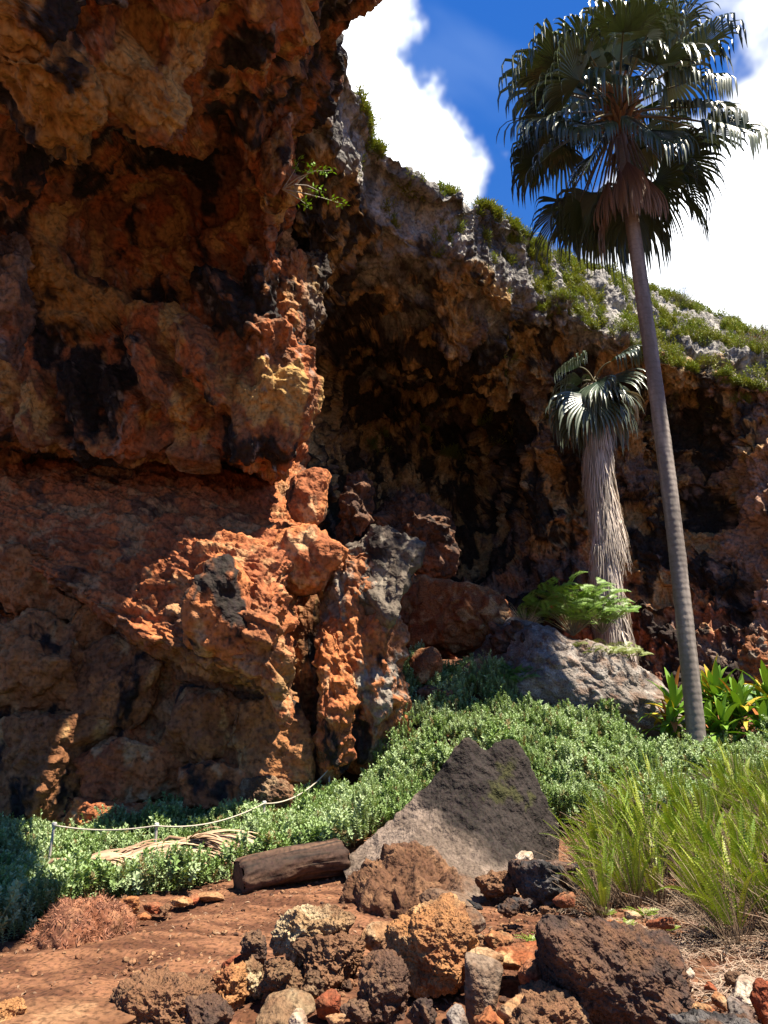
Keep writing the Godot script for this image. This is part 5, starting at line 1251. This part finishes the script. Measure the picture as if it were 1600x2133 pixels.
	var heap := func(p: Vector3, _l: float) -> Color: return blotch(p * 3.0, Color(0.19, 0.075, 0.04), Color(0.12, 0.05, 0.03), Color(0.27, 0.13, 0.07), 0.5, 0.35)
	t = thing("mulch_mound", at, "mound of shredded red-brown mulch at the edge of the dirt path", "mound")
	m = put("core", stone_mesh(Vector3(0.5, 0.3, 0.42), 5, 40, [], 4.0, 0.25, 0.2, heap), mats.soil, t)
	var sh := Shape.new()
	var mv: PackedVector3Array = m.mesh.surface_get_arrays(0)[Mesh.ARRAY_VERTEX]
	var mn: PackedVector3Array = m.mesh.surface_get_arrays(0)[Mesh.ARRAY_NORMAL]
	for i in 5200:
		var k := rng.randi_range(0, mv.size() - 1)
		if mv[k].y < -0.08: continue
		var d := (Vector3(rng.randfn(), rng.randfn(), rng.randfn()).normalized() + mn[k] * 0.15).normalized()
		var tone := rng.randf_range(0.6, 1.5)
		sh.leaf(mv[k] + mn[k] * rng.randf_range(-0.004, 0.014) + Vector3(rng.randfn(), 0, rng.randfn()) * 0.008, d, mn[k], rng.randf_range(0.02, 0.06), rng.randf_range(0.004, 0.009), 0.2, Color(0.21, 0.088, 0.046) * tone)
	put("shreds", finish(sh), mats.dry, t).set_meta("kind", "stuff")

# ---------------------------------------------------------------- plants
func spin(r: RandomNumberGenerator, at: Vector3, size: float, tilt: float) -> Transform3D:
	var b := Basis(Vector3.UP, r.randf() * TAU)
	b = Basis(Vector3(r.randfn(), 0, r.randfn() + 0.001).normalized(), r.randfn() * tilt) * b
	return Transform3D(b.scaled(Vector3.ONE * size), at)

# a short leafy shoot
func shoot(r: RandomNumberGenerator, height: float, count: int, leaf_l: float, leaf_w: float) -> ArrayMesh:
	var s := Shape.new()
	s.tube(PackedVector3Array([Vector3.ZERO, Vector3(0.004, height * 0.5, 0), Vector3(0, height, 0.004)]), PackedFloat32Array([0.0028, 0.0024, 0.0015]), 4, Color(0.7, 0.5, 0.4), Color(0.8, 0.9, 0.5), false)
	for i in count:
		var k := float(i) / count
		var an := i * 2.39996
		var el := lerpf(0.1, 1.1, k)
		var d := Vector3(cos(an) * cos(el), sin(el), sin(an) * cos(el))
		var tone := r.randf_range(0.75, 1.3)
		s.leaf(Vector3(0, height * (0.15 + 0.85 * k), 0), d, Vector3.UP, leaf_l * r.randf_range(0.7, 1.15), leaf_w * r.randf_range(0.8, 1.2), 0.18, Color(tone, tone, tone), 0.1)
	return finish(s)

# an arching frond with leaflets on both sides
func frond_into(s: Shape, r: RandomNumberGenerator, base: Vector3, dir: Vector3, length: float, leaflet: float, pairs: int, sag: float, col: Color, tip: Color) -> void:
	var p := base
	var d := dir.normalized()
	var pts := PackedVector3Array()
	for i in pairs + 1:
		pts.append(p)
		p += d * length / pairs
		d = (d + Vector3.DOWN * sag * 2.0 * i / float(pairs * pairs)).normalized()
	var few := PackedVector3Array()
	var wid := PackedFloat32Array()
	for i in 7:
		few.append(pts[i * pairs / 6])
		wid.append(0.005)
	s.ribbon(few, wid, Vector3(0.2, 1, 0.3), 0.3, col * 0.8, col)
	for i in range(2, pairs):
		var u := float(i) / pairs
		var t := (pts[i + 1] - pts[i - 1]).normalized()
		var side := t.cross(Vector3.UP)
		side = side.normalized() if side.length() > 0.05 else Vector3.RIGHT
		side = side.rotated(t, 0.5)
		var up := side.cross(t)
		var l := leaflet * minf(1.0, minf(u * 5.0 + 0.25, (1.0 - u) * 2.2 + 0.12)) * r.randf_range(0.85, 1.1)
		var cc := col.lerp(tip, u) * r.randf_range(0.85, 1.15)
		for e in [-1.0, 1.0]:
			s.leaf(pts[i], (side * e + t * 0.35 + up * 0.25).normalized(), up, l, length / pairs * 0.95, 0.1, cc)

func fern_clump(r: RandomNumberGenerator, fronds: int, dry: int, lean: Vector3) -> Array:
	var g := Shape.new()
	for i in fronds:
		var an := r.randf() * TAU
		var out := Vector3(cos(an), 0, sin(an)) * r.randf_range(0.1, 0.9)
		var base := Vector3(cos(an), 0, sin(an)) * r.randf_range(0.0, 0.09) + Vector3(0, 0.12, 0)
		var col := Color(0.14, 0.23, 0.02).lerp(Color(0.25, 0.28, 0.03), r.randf())
		frond_into(g, r, base, Vector3.UP + out + lean, r.randf_range(0.4, 0.8), 0.042, 30, r.randf_range(0.2, 1.5), col, col * 1.15)
	var d := Shape.new()
	for i in dry:
		var an := r.randf() * TAU
		var dir := (Vector3.UP * r.randf_range(0.5, 1.6) + Vector3(cos(an), 0, sin(an)) * r.randf_range(0.05, 0.9) + lean * 1.2).normalized()
		var p := Vector3(cos(an), 0, sin(an)) * r.randf_range(0.0, 0.1)
		var pts := PackedVector3Array()
		var wid := PackedFloat32Array()
		var l := r.randf_range(0.2, 0.75)
		var sag := r.randf_range(0.0, 1.3)
		for k in 6:
			pts.append(p)
			wid.append(0.0066 - 0.0007 * k)
			p += dir * l / 5.0
			dir = (dir + Vector3.DOWN * sag * k / 20.0 + Vector3(r.randfn(), r.randfn(), r.randfn()) * 0.06).normalized()
		var straw := Color(0.3, 0.215, 0.135).lerp(Color(0.11, 0.06, 0.035), r.randf())
		d.ribbon(pts, wid, Vector3(0.3, 0.2, 1), 0.4, straw * 0.7, straw)
	return [finish(g), finish(d)]

func inside(x: float, z: float, poly: PackedVector2Array) -> bool:
	return Geometry2D.is_point_in_polygon(Vector2(x, z), poly)

func build_plants() -> void:
	var r := RandomNumberGenerator.new()
	r.seed = 5
	build_ground_cover(r)
	build_ferns(r)
	build_broad_leaved(r)
	build_feathery(r)
	build_rim(r)
	build_branch(r)
	build_fallen_leaves(r)
	build_grit(r)

func build_ground_cover(r: RandomNumberGenerator) -> void:
	var area := PackedVector2Array([Vector2(-6.5, -6.2), Vector2(-2.8, -5.9), Vector2(-2.75, -6.9), Vector2(-2.5, -7.5), Vector2(-1.8, -7.6), Vector2(-1.5, -8.15), Vector2(-0.4, -8.55), Vector2(0.3, -9.0), Vector2(2.3, -9.35), Vector2(3.0, -8.6),
		Vector2(4.8, -10.3), Vector2(7.0, -11.6), Vector2(7.0, -12.8), Vector2(4.2, -12.7), Vector2(3.2, -13.0), Vector2(2.2, -13.9), Vector2(0.3, -14.2), Vector2(0.25, -12.6), Vector2(-0.3, -11.4), Vector2(-1.2, -11.4), Vector2(-2.5, -11.9), Vector2(-6.5, -11.9)])
	var places := []
	var tints := PackedColorArray()
	var tries := 0
	while places.size() < 62000 and tries < 400000:
		tries += 1
		var x := r.randf_range(-6.5, 7.0)
		var z := r.randf_range(-14.2, -5.9)
		if not inside(x, z, area): continue
		var thin := 1.0
		if Vector2((x + 2.2) * 0.75, z + 8.85).length() < 0.75: thin = 0.12
		var h: float = 0.2 + 0.42 * (noises.land.get_noise_2d(x * 2.6, z * 2.6) + 0.3)
		if noises.mid.get_noise_2d(x * 1.8, z * 1.8) > 0.3: continue
		h = maxf(h, 0.08)
		if x < -0.3: h *= 0.6
		if r.randf() > thin: continue
		var u := sqrt(r.randf())
		places.append(spin(r, Vector3(x, ground_at(x, z) + h * u * thin - 0.03, z), r.randf_range(0.8, 1.45), 0.5))
		var n: float = noises.stain.get_noise_2d(x * 2.0, z * 2.0)
		var col := Color(0.19, 0.29, 0.09).lerp(Color(0.36, 0.45, 0.25), clampf(0.5 + n + r.randfn() * 0.3, 0.0, 1.0))
		if r.randf() < 0.05: col = Color(0.2, 0.16, 0.07)
		tints.append(col)
	var kinds := [shoot(r, 0.11, 17, 0.034, 0.02), shoot(r, 0.15, 15, 0.045, 0.026), shoot(r, 0.08, 20, 0.024, 0.015), shoot(r, 0.2, 6, 0.03, 0.018)]
	var words := ["dense low green leafy ground cover over the slope", "larger-leaved shoots mixed into the ground cover", "finest-leaved shoots filling the ground cover", "bare leggy stems poking out of the ground cover"]
	for k in 4:
		var some := []
		var shades := PackedColorArray()
		for i in places.size():
			var w: float = noises.stain_b.get_noise_3dv(places[i].origin * 1.3) + r.randfn() * 0.12
			var own := 1 if w > 0.14 else (2 if w < -0.16 else 0)
			if i % 19 == 0: own = 3
			if own == k:
				some.append(places[i])
				shades.append(tints[i])
		tag(scatter("ground_cover", kinds[k], mats.leaf, some, shades), words[k], "ground cover")

func build_ferns(r: RandomNumberGenerator) -> void:
	var lean := Vector3(-0.32, 0, 0.05)
	var kinds := []
	for i in 5: kinds.append(fern_clump(r, 16 + i * 2, 90, lean))
	# the clumps that stand out, then the thicket behind them
	var front := [[2.42, -5.75, 1.0, 0, "fern clump with a dark brown base standing out at the front of the thicket"], [1.72, -6.5, 0.75, 1, "small fern tuft rooted right beside the charcoal stone"],
		[2.05, -6.75, 0.95, 2, "fern clump of upright fronds over tall brown stems behind the straw litter"], [3.05, -5.35, 0.95, 3, "fern clump with broad fronds cut by the picture's right border"], [2.0, -7.6, 0.9, 4, "fern clump leaning on the twin-peaked boulder's right side"]]
	for f in front: place_fern(kinds[f[3]], Vector3(f[0], ground_at(f[0], f[1]) - 0.02, f[1]), f[2], r.randf() * 0.6 - 0.3, f[4], "")
	var area := PackedVector2Array([Vector2(1.75, -7.0), Vector2(2.0, -8.2), Vector2(2.5, -8.9), Vector2(3.4, -9.7), Vector2(6.0, -11.3), Vector2(6.5, -9), Vector2(4.5, -5.3), Vector2(3.2, -5.0), Vector2(2.75, -5.8), Vector2(2.3, -6.5)])
	var spots := []
	var tries := 0
	while spots.size() < 95 and tries < 20000:
		tries += 1
		var p := Vector2(r.randf_range(1.7, 6.5), r.randf_range(-11.3, -5.0))
		if not inside(p.x, p.y, area): continue
		var near := false
		for q in spots:
			if p.distance_to(q) < 0.27: near = true
		if not near: spots.append(p)
	for p in spots:
		place_fern(kinds[r.randi_range(0, 4)], Vector3(p.x, ground_at(p.x, p.y) - 0.02, p.y), r.randf_range(0.75, 1.1), r.randf() * 1.2 - 0.6, fern_words(p), fern_words(p) + "s")
	# creeping seedlings on the dirt before the ferns
	var sprig := Shape.new()
	for i in 9:
		var an := i * TAU / 9.0
		frond_into(sprig, r, Vector3.ZERO, Vector3(cos(an), 0.45, sin(an)), r.randf_range(0.06, 0.11), 0.018, 9, 0.7, Color(0.14, 0.2, 0.025), Color(0.18, 0.24, 0.03))
	var sm := finish(sprig)
	var low := [Vector3(1.63, 0.16, -6.20), Vector3(1.43, 0.15, -6.00), Vector3(1.81, 0.17, -6.20), Vector3(2.02, 0.18, -6.40), Vector3(1.32, 0.16, -6.10), Vector3(1.60, 0.17, -6.35), Vector3(1.14, 0.15, -5.95), Vector3(1.03, 0.16, -5.80), Vector3(1.68, 0.16, -6.00), Vector3(2.38, 0.16, -6.00), Vector3(1.46, 0.16, -6.25), Vector3(1.31, 0.16, -6.40), Vector3(1.08, 0.29, -7.40), Vector3(1.75, 0.17, -6.50), Vector3(2.08, 0.16, -6.05)]
	for i in low.size():
		var p: Vector3 = low[i]
		var o := put("creeping_plant", sm, mats.fern)
		o.position = Vector3(p.x, ground_at(p.x, p.z) + 0.01, p.z)
		o.rotation.y = i * 1.7
		o.scale = Vector3.ONE * r.randf_range(0.9, 1.7)
		tag(o, "low yellow-green creeping plant on the dirt before the ferns", "plant", "creeping plants before the ferns")
	# straw and dead stems on the ground
	var straw := Shape.new()
	straw.ribbon(PackedVector3Array([Vector3(-0.09, 0, 0), Vector3(-0.03, 0.012, 0.008), Vector3(0.03, 0.01, -0.004), Vector3(0.1, 0.0, 0.006)]), PackedFloat32Array([0.003, 0.005, 0.0045, 0.002]), Vector3.UP, 0.3, Color(1, 1, 1), Color(0.85, 0.85, 0.85))
	var places := []
	var tints := PackedColorArray()
	var litter := PackedVector2Array([Vector2(0.9, -6.6), Vector2(1.9, -7.2), Vector2(3.0, -7.0), Vector2(5.0, -5.0), Vector2(3.4, -3.6), Vector2(1.9, -4.3), Vector2(1.4, -5.2), Vector2(0.8, -5.8)])
	tries = 0
	while places.size() < 9000 and tries < 90000:
		tries += 1
		var x := r.randf_range(0.8, 5.0)
		var z := r.randf_range(-7.2, -3.6)
		if not inside(x, z, litter): continue
		if noises.land.get_noise_2d(x * 3.0, z * 3.0) < -0.18 + 0.5 * maxf(0.0, 1.9 - x): continue
		places.append(spin(r, Vector3(x, ground_at(x, z) + r.randf_range(0.0, 0.035), z), r.randf_range(0.5, 1.4), 0.25))
		tints.append(Color(0.36, 0.27, 0.19).lerp(Color(0.17, 0.1, 0.07), r.randf()))
	tag(scatter("straw_litter", finish(straw), mats.dry, places, tints), "dry straw and dead stems littering the dirt under the ferns", "straw")

func fern_words(p: Vector2) -> String:
	if p.distance_to(Vector2(4.7, -11.0)) < 1.6: return "sword fern clump at the foot of the tall palm"
	if p.x < 2.9 and p.y < -7.2: return "sword fern clump between the twin-peaked boulder and the palm"
	if p.y > -6.6: return "sword fern clump at the front of the thicket above the straw"
	return "sword fern clump deep in the yellow-green thicket"

func place_fern(kind: Array, at: Vector3, size: float, turn: float, label: String, group: String) -> void:
	var t := thing("fern_clump", at, label, "fern", group)
	t.rotation.y = turn
	t.scale = Vector3.ONE * size
	put("fronds", kind[0], mats.fern, t)
	put("dry_stems", kind[1], mats.dry, t)

func build_broad_leaved(r: RandomNumberGenerator) -> void:
	var spots := [[Vector3(4.69, 0.80, -12.60), 1.45, "broad-leaved plant left of the tall palm trunk"], [Vector3(5.31, 0.81, -12.40), 1.0, "low broad-leaved plant just right of the tall palm's foot"], [Vector3(5.72, 0.70, -12.90), 1.5, "tallest broad-leaved plant behind the thicket, upright new leaves"],
		[Vector3(5.87, 0.66, -12.50), 1.2, "broad-leaved plant with yellow and orange leaves under the wall"], [Vector3(6.33, 0.63, -12.80), 1.25, "broad-leaved plant cut by the border beside the yellowing one"], [Vector3(5.52, 0.98, -13.40), 1.3, "broad-leaved plant with yellow leaves directly behind the tall palm"]]
	for i in spots.size():
		var p: Vector3 = spots[i][0]
		p.y = ground_at(p.x, p.z)
		var size: float = spots[i][1] * 1.4
		var t := thing("broad_leaved_plant", p, spots[i][2], "plant", "broad-leaved plants under the wall")
		for k in 3:
			var h: float = size * [0.72, 0.45, 0.3][k]
			var top := Vector3(r.randf_range(-0.2, 0.2), h, r.randf_range(-0.2, 0.2)) * (1.0 if k else 0.7)
			var s := Shape.new()
			s.tube(PackedVector3Array([Vector3.ZERO, top * 0.5 + Vector3(0.02, 0, 0.02), top]), PackedFloat32Array([0.02, 0.016, 0.012]), 6, Color(0.16, 0.12, 0.08), Color(0.14, 0.14, 0.06))
			put("stem", finish(s), mats.dry, t)
			for j in 17:
				var u := j / 16.0
				var an := j * 2.39996 + k
				var el := lerpf(-0.25, 1.35, u)
				var dir := Vector3(cos(an) * cos(el), sin(el), sin(an) * cos(el))
				var l := r.randf_range(0.42, 0.65)
				var pts := PackedVector3Array()
				var wid := PackedFloat32Array()
				var q := top * lerpf(0.72, 1.0, u)
				for w in 7:
					pts.append(q)
					var x := w / 6.0
					wid.append(0.115 * pow(sin(PI * clampf(x * 0.93 + 0.06, 0.0, 1.0)), 0.8) + 0.004)
					q += dir * l / 6.0
					dir = (dir + Vector3.DOWN * 0.13 * w * lerpf(1.0, 0.25, u)).normalized()
				var col := Color(0.1, 0.22, 0.022).lerp(Color(0.15, 0.26, 0.03), r.randf())
				if r.randf() < (0.22 if i in [3, 5] else 0.09): col = Color(0.42, 0.3, 0.03)
				elif r.randf() < 0.05: col = Color(0.35, 0.12, 0.03)
				var b := Shape.new()
				b.ribbon(pts, wid, Vector3(0.1, 1, 0.05), 0.35, col, col * 1.05)
				put("leaf", finish(b), mats.leaf, t)

func feathery(r: RandomNumberGenerator, size: Vector3, count: int, leaf_l: float, col: Color) -> Array:
	var st := Shape.new()
	var lv := Shape.new()
	for i in count:
		var an := i * 2.39996
		var u := (i + 0.5) / count
		var tip := Vector3(cos(an) * sqrt(u) * size.x, size.y * r.randf_range(0.45, 1.0) * (1.0 - 0.4 * u), sin(an) * sqrt(u) * size.z)
		st.tube(PackedVector3Array([Vector3(0, 0, 0), tip * 0.5 + Vector3(0, 0.08, 0), tip]), PackedFloat32Array([0.009, 0.006, 0.003]), 4, Color(0.2, 0.15, 0.09), Color(0.15, 0.17, 0.05), false)
		for k in 4:
			var a2 := an + (k - 1.5) * 1.1 + r.randf_range(-0.3, 0.3)
			var d := Vector3(cos(a2), r.randf_range(0.15, 0.7), sin(a2))
			var c := col * r.randf_range(0.8, 1.25)
			frond_into(lv, r, tip - tip * 0.12 * k, d, leaf_l * r.randf_range(0.8, 1.2), leaf_l * 0.28, 16, 0.9, c, c * 1.1)
	return [finish(st), finish(lv)]

func build_feathery(r: RandomNumberGenerator) -> void:
	var list := [[Vector3(3.63, 3.00, -14.40), Vector3(1.05, 1.2, 0.7), 46, 0.4, Color(0.125, 0.22, 0.03), "bright green feathery shrub on top of the grey boulder"], [Vector3(3.92, 2.41, -13.60), Vector3(0.75, 0.5, 0.5), 30, 0.26, Color(0.14, 0.17, 0.035), "sparse yellow-green feathery shrub hanging over the grey boulder's face"],
		[Vector3(2.40, 1.94, -13.20), Vector3(0.32, 0.5, 0.3), 10, 0.34, Color(0.08, 0.2, 0.045), "small feathery fern in the dark gap left of the grey boulder"], [Vector3(6.25, 1.37, -14.00), Vector3(0.7, 0.75, 0.5), 18, 0.45, Color(0.075, 0.17, 0.05), "arching blue-green fern behind the broad-leaved plants"],
		[Vector3(4.28, 3.07, -14.70), Vector3(0.7, 0.8, 0.6), 26, 0.32, Color(0.12, 0.22, 0.03), "feathery shrub at the foot of the shaggy palm"]]
	for a in list:
		var p: Vector3 = a[0]
		var t := thing("feathery_shrub", p, a[5], "shrub", "")
		var m := feathery(r, a[1], a[2], a[3], a[4])
		put("stems", m[0], mats.dry, t)
		put("foliage", m[1], mats.fern, t)
	# dry grass tuft on the boulder
	var d := Shape.new()
	for i in 130:
		var an := r.randf() * TAU
		var dir := Vector3(cos(an) * 0.5, r.randf_range(0.6, 1.2), sin(an) * 0.5)
		var p := Vector3(cos(an), 0, sin(an)) * r.randf_range(0.0, 0.22)
		var l := r.randf_range(0.15, 0.42)
		d.ribbon(PackedVector3Array([p, p + dir * l * 0.5, p + dir * l + Vector3(cos(an), -0.2, sin(an)) * 0.06]), PackedFloat32Array([0.006, 0.005, 0.002]), Vector3(0.3, 0.2, 1), 0.3, Color(0.3, 0.21, 0.1), Color(0.42, 0.31, 0.17))
	var o := put("dry_grass_tuft", finish(d), mats.dry)
	o.position = Vector3(2.70, 3.17, -14.30)
	tag(o, "tuft of dry straw-coloured grass between the orange boulder and the feathery shrub", "grass")

# a shrub: twigs and small leaves through its volume
func shrub(r: RandomNumberGenerator, size: Vector3, twigs: int, leaves: int, col: Color, twig_col: Color) -> Array:
	var st := Shape.new()
	var lv := Shape.new()
	var tips := PackedVector3Array()
	for i in twigs:
		var d := Vector3(r.randfn() * 0.6, absf(r.randfn()) * 0.5 + 0.35, r.randfn() * 0.6)
		d = d / maxf(1.0, d.length())
		var tip := d * size
		st.tube(PackedVector3Array([Vector3.ZERO, tip * 0.5 + Vector3(r.randfn(), r.randfn(), r.randfn()) * 0.05, tip]), PackedFloat32Array([0.014, 0.009, 0.004]), 4, twig_col, twig_col, false)
		tips.append(tip)
	for i in leaves:
		var tip := tips[r.randi_range(0, tips.size() - 1)]
		var p := tip * r.randf_range(0.45, 1.05) + Vector3(r.randfn(), r.randfn(), r.randfn()) * 0.07
		var d := (Vector3(r.randfn(), r.randfn() * 0.6 + 0.3, r.randfn())).normalized()
		lv.leaf(p, d, Vector3(r.randfn() * 0.4, 1, r.randfn() * 0.4), r.randf_range(0.05, 0.09), r.randf_range(0.025, 0.04), 0.15, col * r.randf_range(0.7, 1.35))
	return [finish(st), finish(lv)]

func build_rim(r: RandomNumberGenerator) -> void:
	# places on the upper slope of the back wall where soil can lie
	var arrays := back_wall.mesh.surface_get_arrays(0)
	var v: PackedVector3Array = arrays[Mesh.ARRAY_VERTEX]
	var n: PackedVector3Array = arrays[Mesh.ARRAY_NORMAL]
	var soil := PackedVector3Array()
	for i in v.size():
		if v[i].y > 9.6 and n[i].y > 0.45 and v[i].x > -0.5 and v[i].x < 15.0 and v[i].z > -24.5: soil.append(v[i])
	var kinds := [shrub(r, Vector3(0.75, 0.6, 0.75), 22, 900, Color(0.15, 0.2, 0.03), Color(0.2, 0.16, 0.12)), shrub(r, Vector3(0.9, 0.5, 0.9), 24, 800, Color(0.18, 0.2, 0.035), Color(0.22, 0.18, 0.14)),
		shrub(r, Vector3(0.8, 0.75, 0.8), 40, 420, Color(0.15, 0.15, 0.055), Color(0.26, 0.22, 0.18)), shrub(r, Vector3(0.85, 0.8, 0.85), 60, 160, Color(0.2, 0.1, 0.06), Color(0.24, 0.2, 0.17))]
	var made := 0
	while made < 90:
		var p := soil[r.randi_range(0, soil.size() - 1)]
		var far := smoothstep(3.5, 5.5, p.x)
		if r.randf() > 0.25 + far or noises.land.get_noise_2d(p.x * 1.2, p.z * 1.2) < -0.12: continue
		made += 1
		var kind: int = r.randi_range(0, 1)
		if p.x > 10.5: kind = 3 if r.randf() < 0.6 else 2
		elif p.x > 8.0 and r.randf() < 0.35: kind = 2
		var size := r.randf_range(0.4, 0.8) * lerpf(0.5, 1.0, far)
		var label: String = ["yellow-green bush growing on the cliff rim slope", "spreading yellow-green bush growing on the cliff rim slope", "thin twiggy bush growing on the cliff rim slope", "nearly bare brown bush at the far end of the cliff rim"][kind]
		var t := thing("rim_bush", p + Vector3(0, -0.06, 0), label, "bush", ["leafy rim bushes", "spreading rim bushes", "twiggy rim bushes", "bare rim bushes"][kind])
		t.rotation.y = r.randf() * TAU
		t.scale = Vector3.ONE * size
		put("twigs", kinds[kind][0], mats.dry, t)
		put("foliage", kinds[kind][1], mats.leaf, t)
	var places := []
	var tints := PackedColorArray()
	while places.size() < 20000:
		var p := soil[r.randi_range(0, soil.size() - 1)]
		if noises.land.get_noise_2d(p.x * 1.7, p.z * 1.7) < -0.02 + 0.1 * smoothstep(4.0, 2.0, p.x): continue
		places.append(spin(r, p + Vector3(r.randfn() * 0.03, 0, r.randfn() * 0.03), r.randf_range(1.0, 2.2), 0.4))
		tints.append(Color(0.14, 0.2, 0.03).lerp(Color(0.24, 0.24, 0.05), r.randf()))
	tag(scatter("rim_grass", shoot(r, 0.13, 12, 0.07, 0.014), mats.leaf, places, tints), "short yellow-green grass along the cliff rim", "grass")

func build_branch(r: RandomNumberGenerator) -> void:
	var root := Vector3(-1.66, 9.85, -10.40)
	var t := thing("leafy_branch", root, "leafy bright green branch growing out of the overhang's edge", "branch")
	var ends := [Vector3(-0.67, 9.42, -10.20), Vector3(-0.85, 10.05, -10.20), Vector3(-1.17, 10.14, -10.20), Vector3(-1.22, 9.39, -10.20), Vector3(-0.99, 9.56, -10.10), Vector3(-1.40, 10.27, -10.30)]
	var st := Shape.new()
	var lv := Shape.new()
	for e in ends:
		var tip: Vector3 = e - root
		var bend := Vector3(r.randfn(), r.randfn(), r.randfn()) * 0.04
		var pts := PackedVector3Array([Vector3.ZERO, tip * 0.35 + bend, tip * 0.7 + bend, tip])
		st.tube(pts, PackedFloat32Array([0.012, 0.009, 0.006, 0.003]), 5, Color(0.4, 0.36, 0.32), Color(0.36, 0.33, 0.27))
		for i in 24:
			var u := r.randf_range(0.72, 1.04)
			var p := tip * u + bend * (1.0 - u) * 3.0 + Vector3(r.randfn(), r.randfn(), r.randfn()) * 0.035
			var d := Vector3(r.randfn() + 0.4, r.randfn() * 0.7, r.randfn()).normalized()
			lv.leaf(p, d, Vector3(r.randfn() * 0.5, 1, 0.4), r.randf_range(0.06, 0.1), r.randf_range(0.03, 0.045), 0.15, Color(0.17, 0.32, 0.03) * r.randf_range(0.7, 1.25))
	put("twigs", finish(st), mats.dry, t)
	put("leaves", finish(lv), mats.leaf, t)

func build_fallen_leaves(r: RandomNumberGenerator) -> void:
	var list := [[Vector3(-2.64, -0.02, -8.60), 0.9, 0.95, "fallen palm leaf with an arched brown stalk left of its pile"], [Vector3(-2.27, 0.02, -8.70), 0.25, 1.0, "pale fallen palm leaf lying behind the second fence post"], [Vector3(-2.06, 0.09, -9.10), 0.1, 1.0, "fallen palm leaf on top of the pile"], [Vector3(-1.87, 0.09, -9.00), -0.3, 0.9, "fallen palm leaf at the pile's end by the log"], [Vector3(-2.33, -0.04, -8.40), 0.6, 0.8, "broken fallen palm leaf at the pile's front"], [Vector3(-2.74, -0.04, -8.30), 0.4, 0.6, "shreds of a fallen palm leaf among the ground cover nearest the mound"]]
	for a in list:
		var p: Vector3 = a[0]
		p.y = ground_at(p.x, p.z) + 0.36
		var t := thing("fallen_palm_leaf", p, a[3], "palm leaf", "fallen palm leaves")
		t.rotation.y = a[1]
		var lv := Shape.new()
		var l: float = a[2]
		for i in 34:
			var s := (i - 16.5) / 17.0
			var pts := PackedVector3Array()
			var wid := PackedFloat32Array()
			var q := Vector3(-0.35, 0.02 + r.randf() * 0.05, s * 0.05)
			var d := Vector3(1.0, 0.25 + r.randfn() * 0.12, s * 0.55 + r.randfn() * 0.08).normalized()
			var ll := l * r.randf_range(0.6, 1.05)
			for k in 7:
				pts.append(q)
				wid.append(0.034 * (1.0 - absf(k / 6.0 - 0.3)) + 0.004)
				q += d * ll / 6.0
				d = (d + Vector3.DOWN * 0.13 + Vector3(0, r.randfn(), r.randfn()) * 0.05).normalized()
			var col := Color(0.42, 0.3, 0.19).lerp(Color(0.22, 0.13, 0.08), r.randf())
			lv.ribbon(pts, wid, Vector3(0.1, 1, 0.3), 0.5, col, col * 1.1)
		put("blade", finish(lv), mats.dry, t)
		var st := Shape.new()
		st.tube(PackedVector3Array([Vector3(-0.9, -0.12, 0.05), Vector3(-0.6, 0.08, 0.0), Vector3(-0.3, 0.06, 0)]), PackedFloat32Array([0.025, 0.02, 0.014]), 6, Color(0.27, 0.16, 0.09), Color(0.33, 0.21, 0.12))
		put("stalk", finish(st), mats.dry, t)

func build_grit(r: RandomNumberGenerator) -> void:
	# gravel, crumbs of rock and bits of leaf on the dirt
	var tint := func(p: Vector3, _l: float) -> Color: return Color(1, 1, 1) * (1.0 + 0.3 * noises.speck.get_noise_3dv(p * 5.0))
	var pebble := stone_mesh(Vector3(0.012, 0.008, 0.011), 3, 5, [], 8.0, 0.3, 0.0, tint)
	var places := []
	var tints := PackedColorArray()
	while places.size() < 7000:
		var x := r.randf_range(-4.0, 3.4)
		var z := r.randf_range(-8.6, -3.3)
		if noises.land.get_noise_2d(x * 3.0 + 7.0, z * 3.0) < r.randf_range(-0.5, 0.5) + 0.25 - 0.5 * smoothstep(-0.6, 0.8, x): continue
		places.append(spin(r, Vector3(x, ground_at(x, z) + 0.004, z), pow(r.randf(), 3.0) * 2.2 + 0.35, 0.6))
		tints.append(Color(0.19, 0.085, 0.045).lerp([Color(0.34, 0.19, 0.1), Color(0.07, 0.04, 0.03), Color(0.26, 0.15, 0.08)][r.randi_range(0, 2)], r.randf()))
	tag(scatter("gravel", pebble, mats.stone, places, tints), "scattered gravel and rock crumbs on the dirt path", "gravel")
	var bit := Shape.new()
	bit.leaf(Vector3(-0.02, 0.004, 0), Vector3.RIGHT, Vector3.UP, 0.045, 0.014, 0.3, Color(1, 1, 1), 0.15)
	places = []
	tints = PackedColorArray()
	while places.size() < 1500:
		var x := r.randf_range(-4.0, 3.4)
		var z := r.randf_range(-8.6, -3.3)
		places.append(spin(r, Vector3(x, ground_at(x, z) + 0.008, z), r.randf_range(0.5, 1.3), 0.3))
		tints.append(Color(0.24, 0.15, 0.085).lerp(Color(0.1, 0.055, 0.035), r.randf()))
	tag(scatter("leaf_litter", finish(bit), mats.dry, places, tints), "crumbled dry leaf bits on the dirt path", "leaf litter")
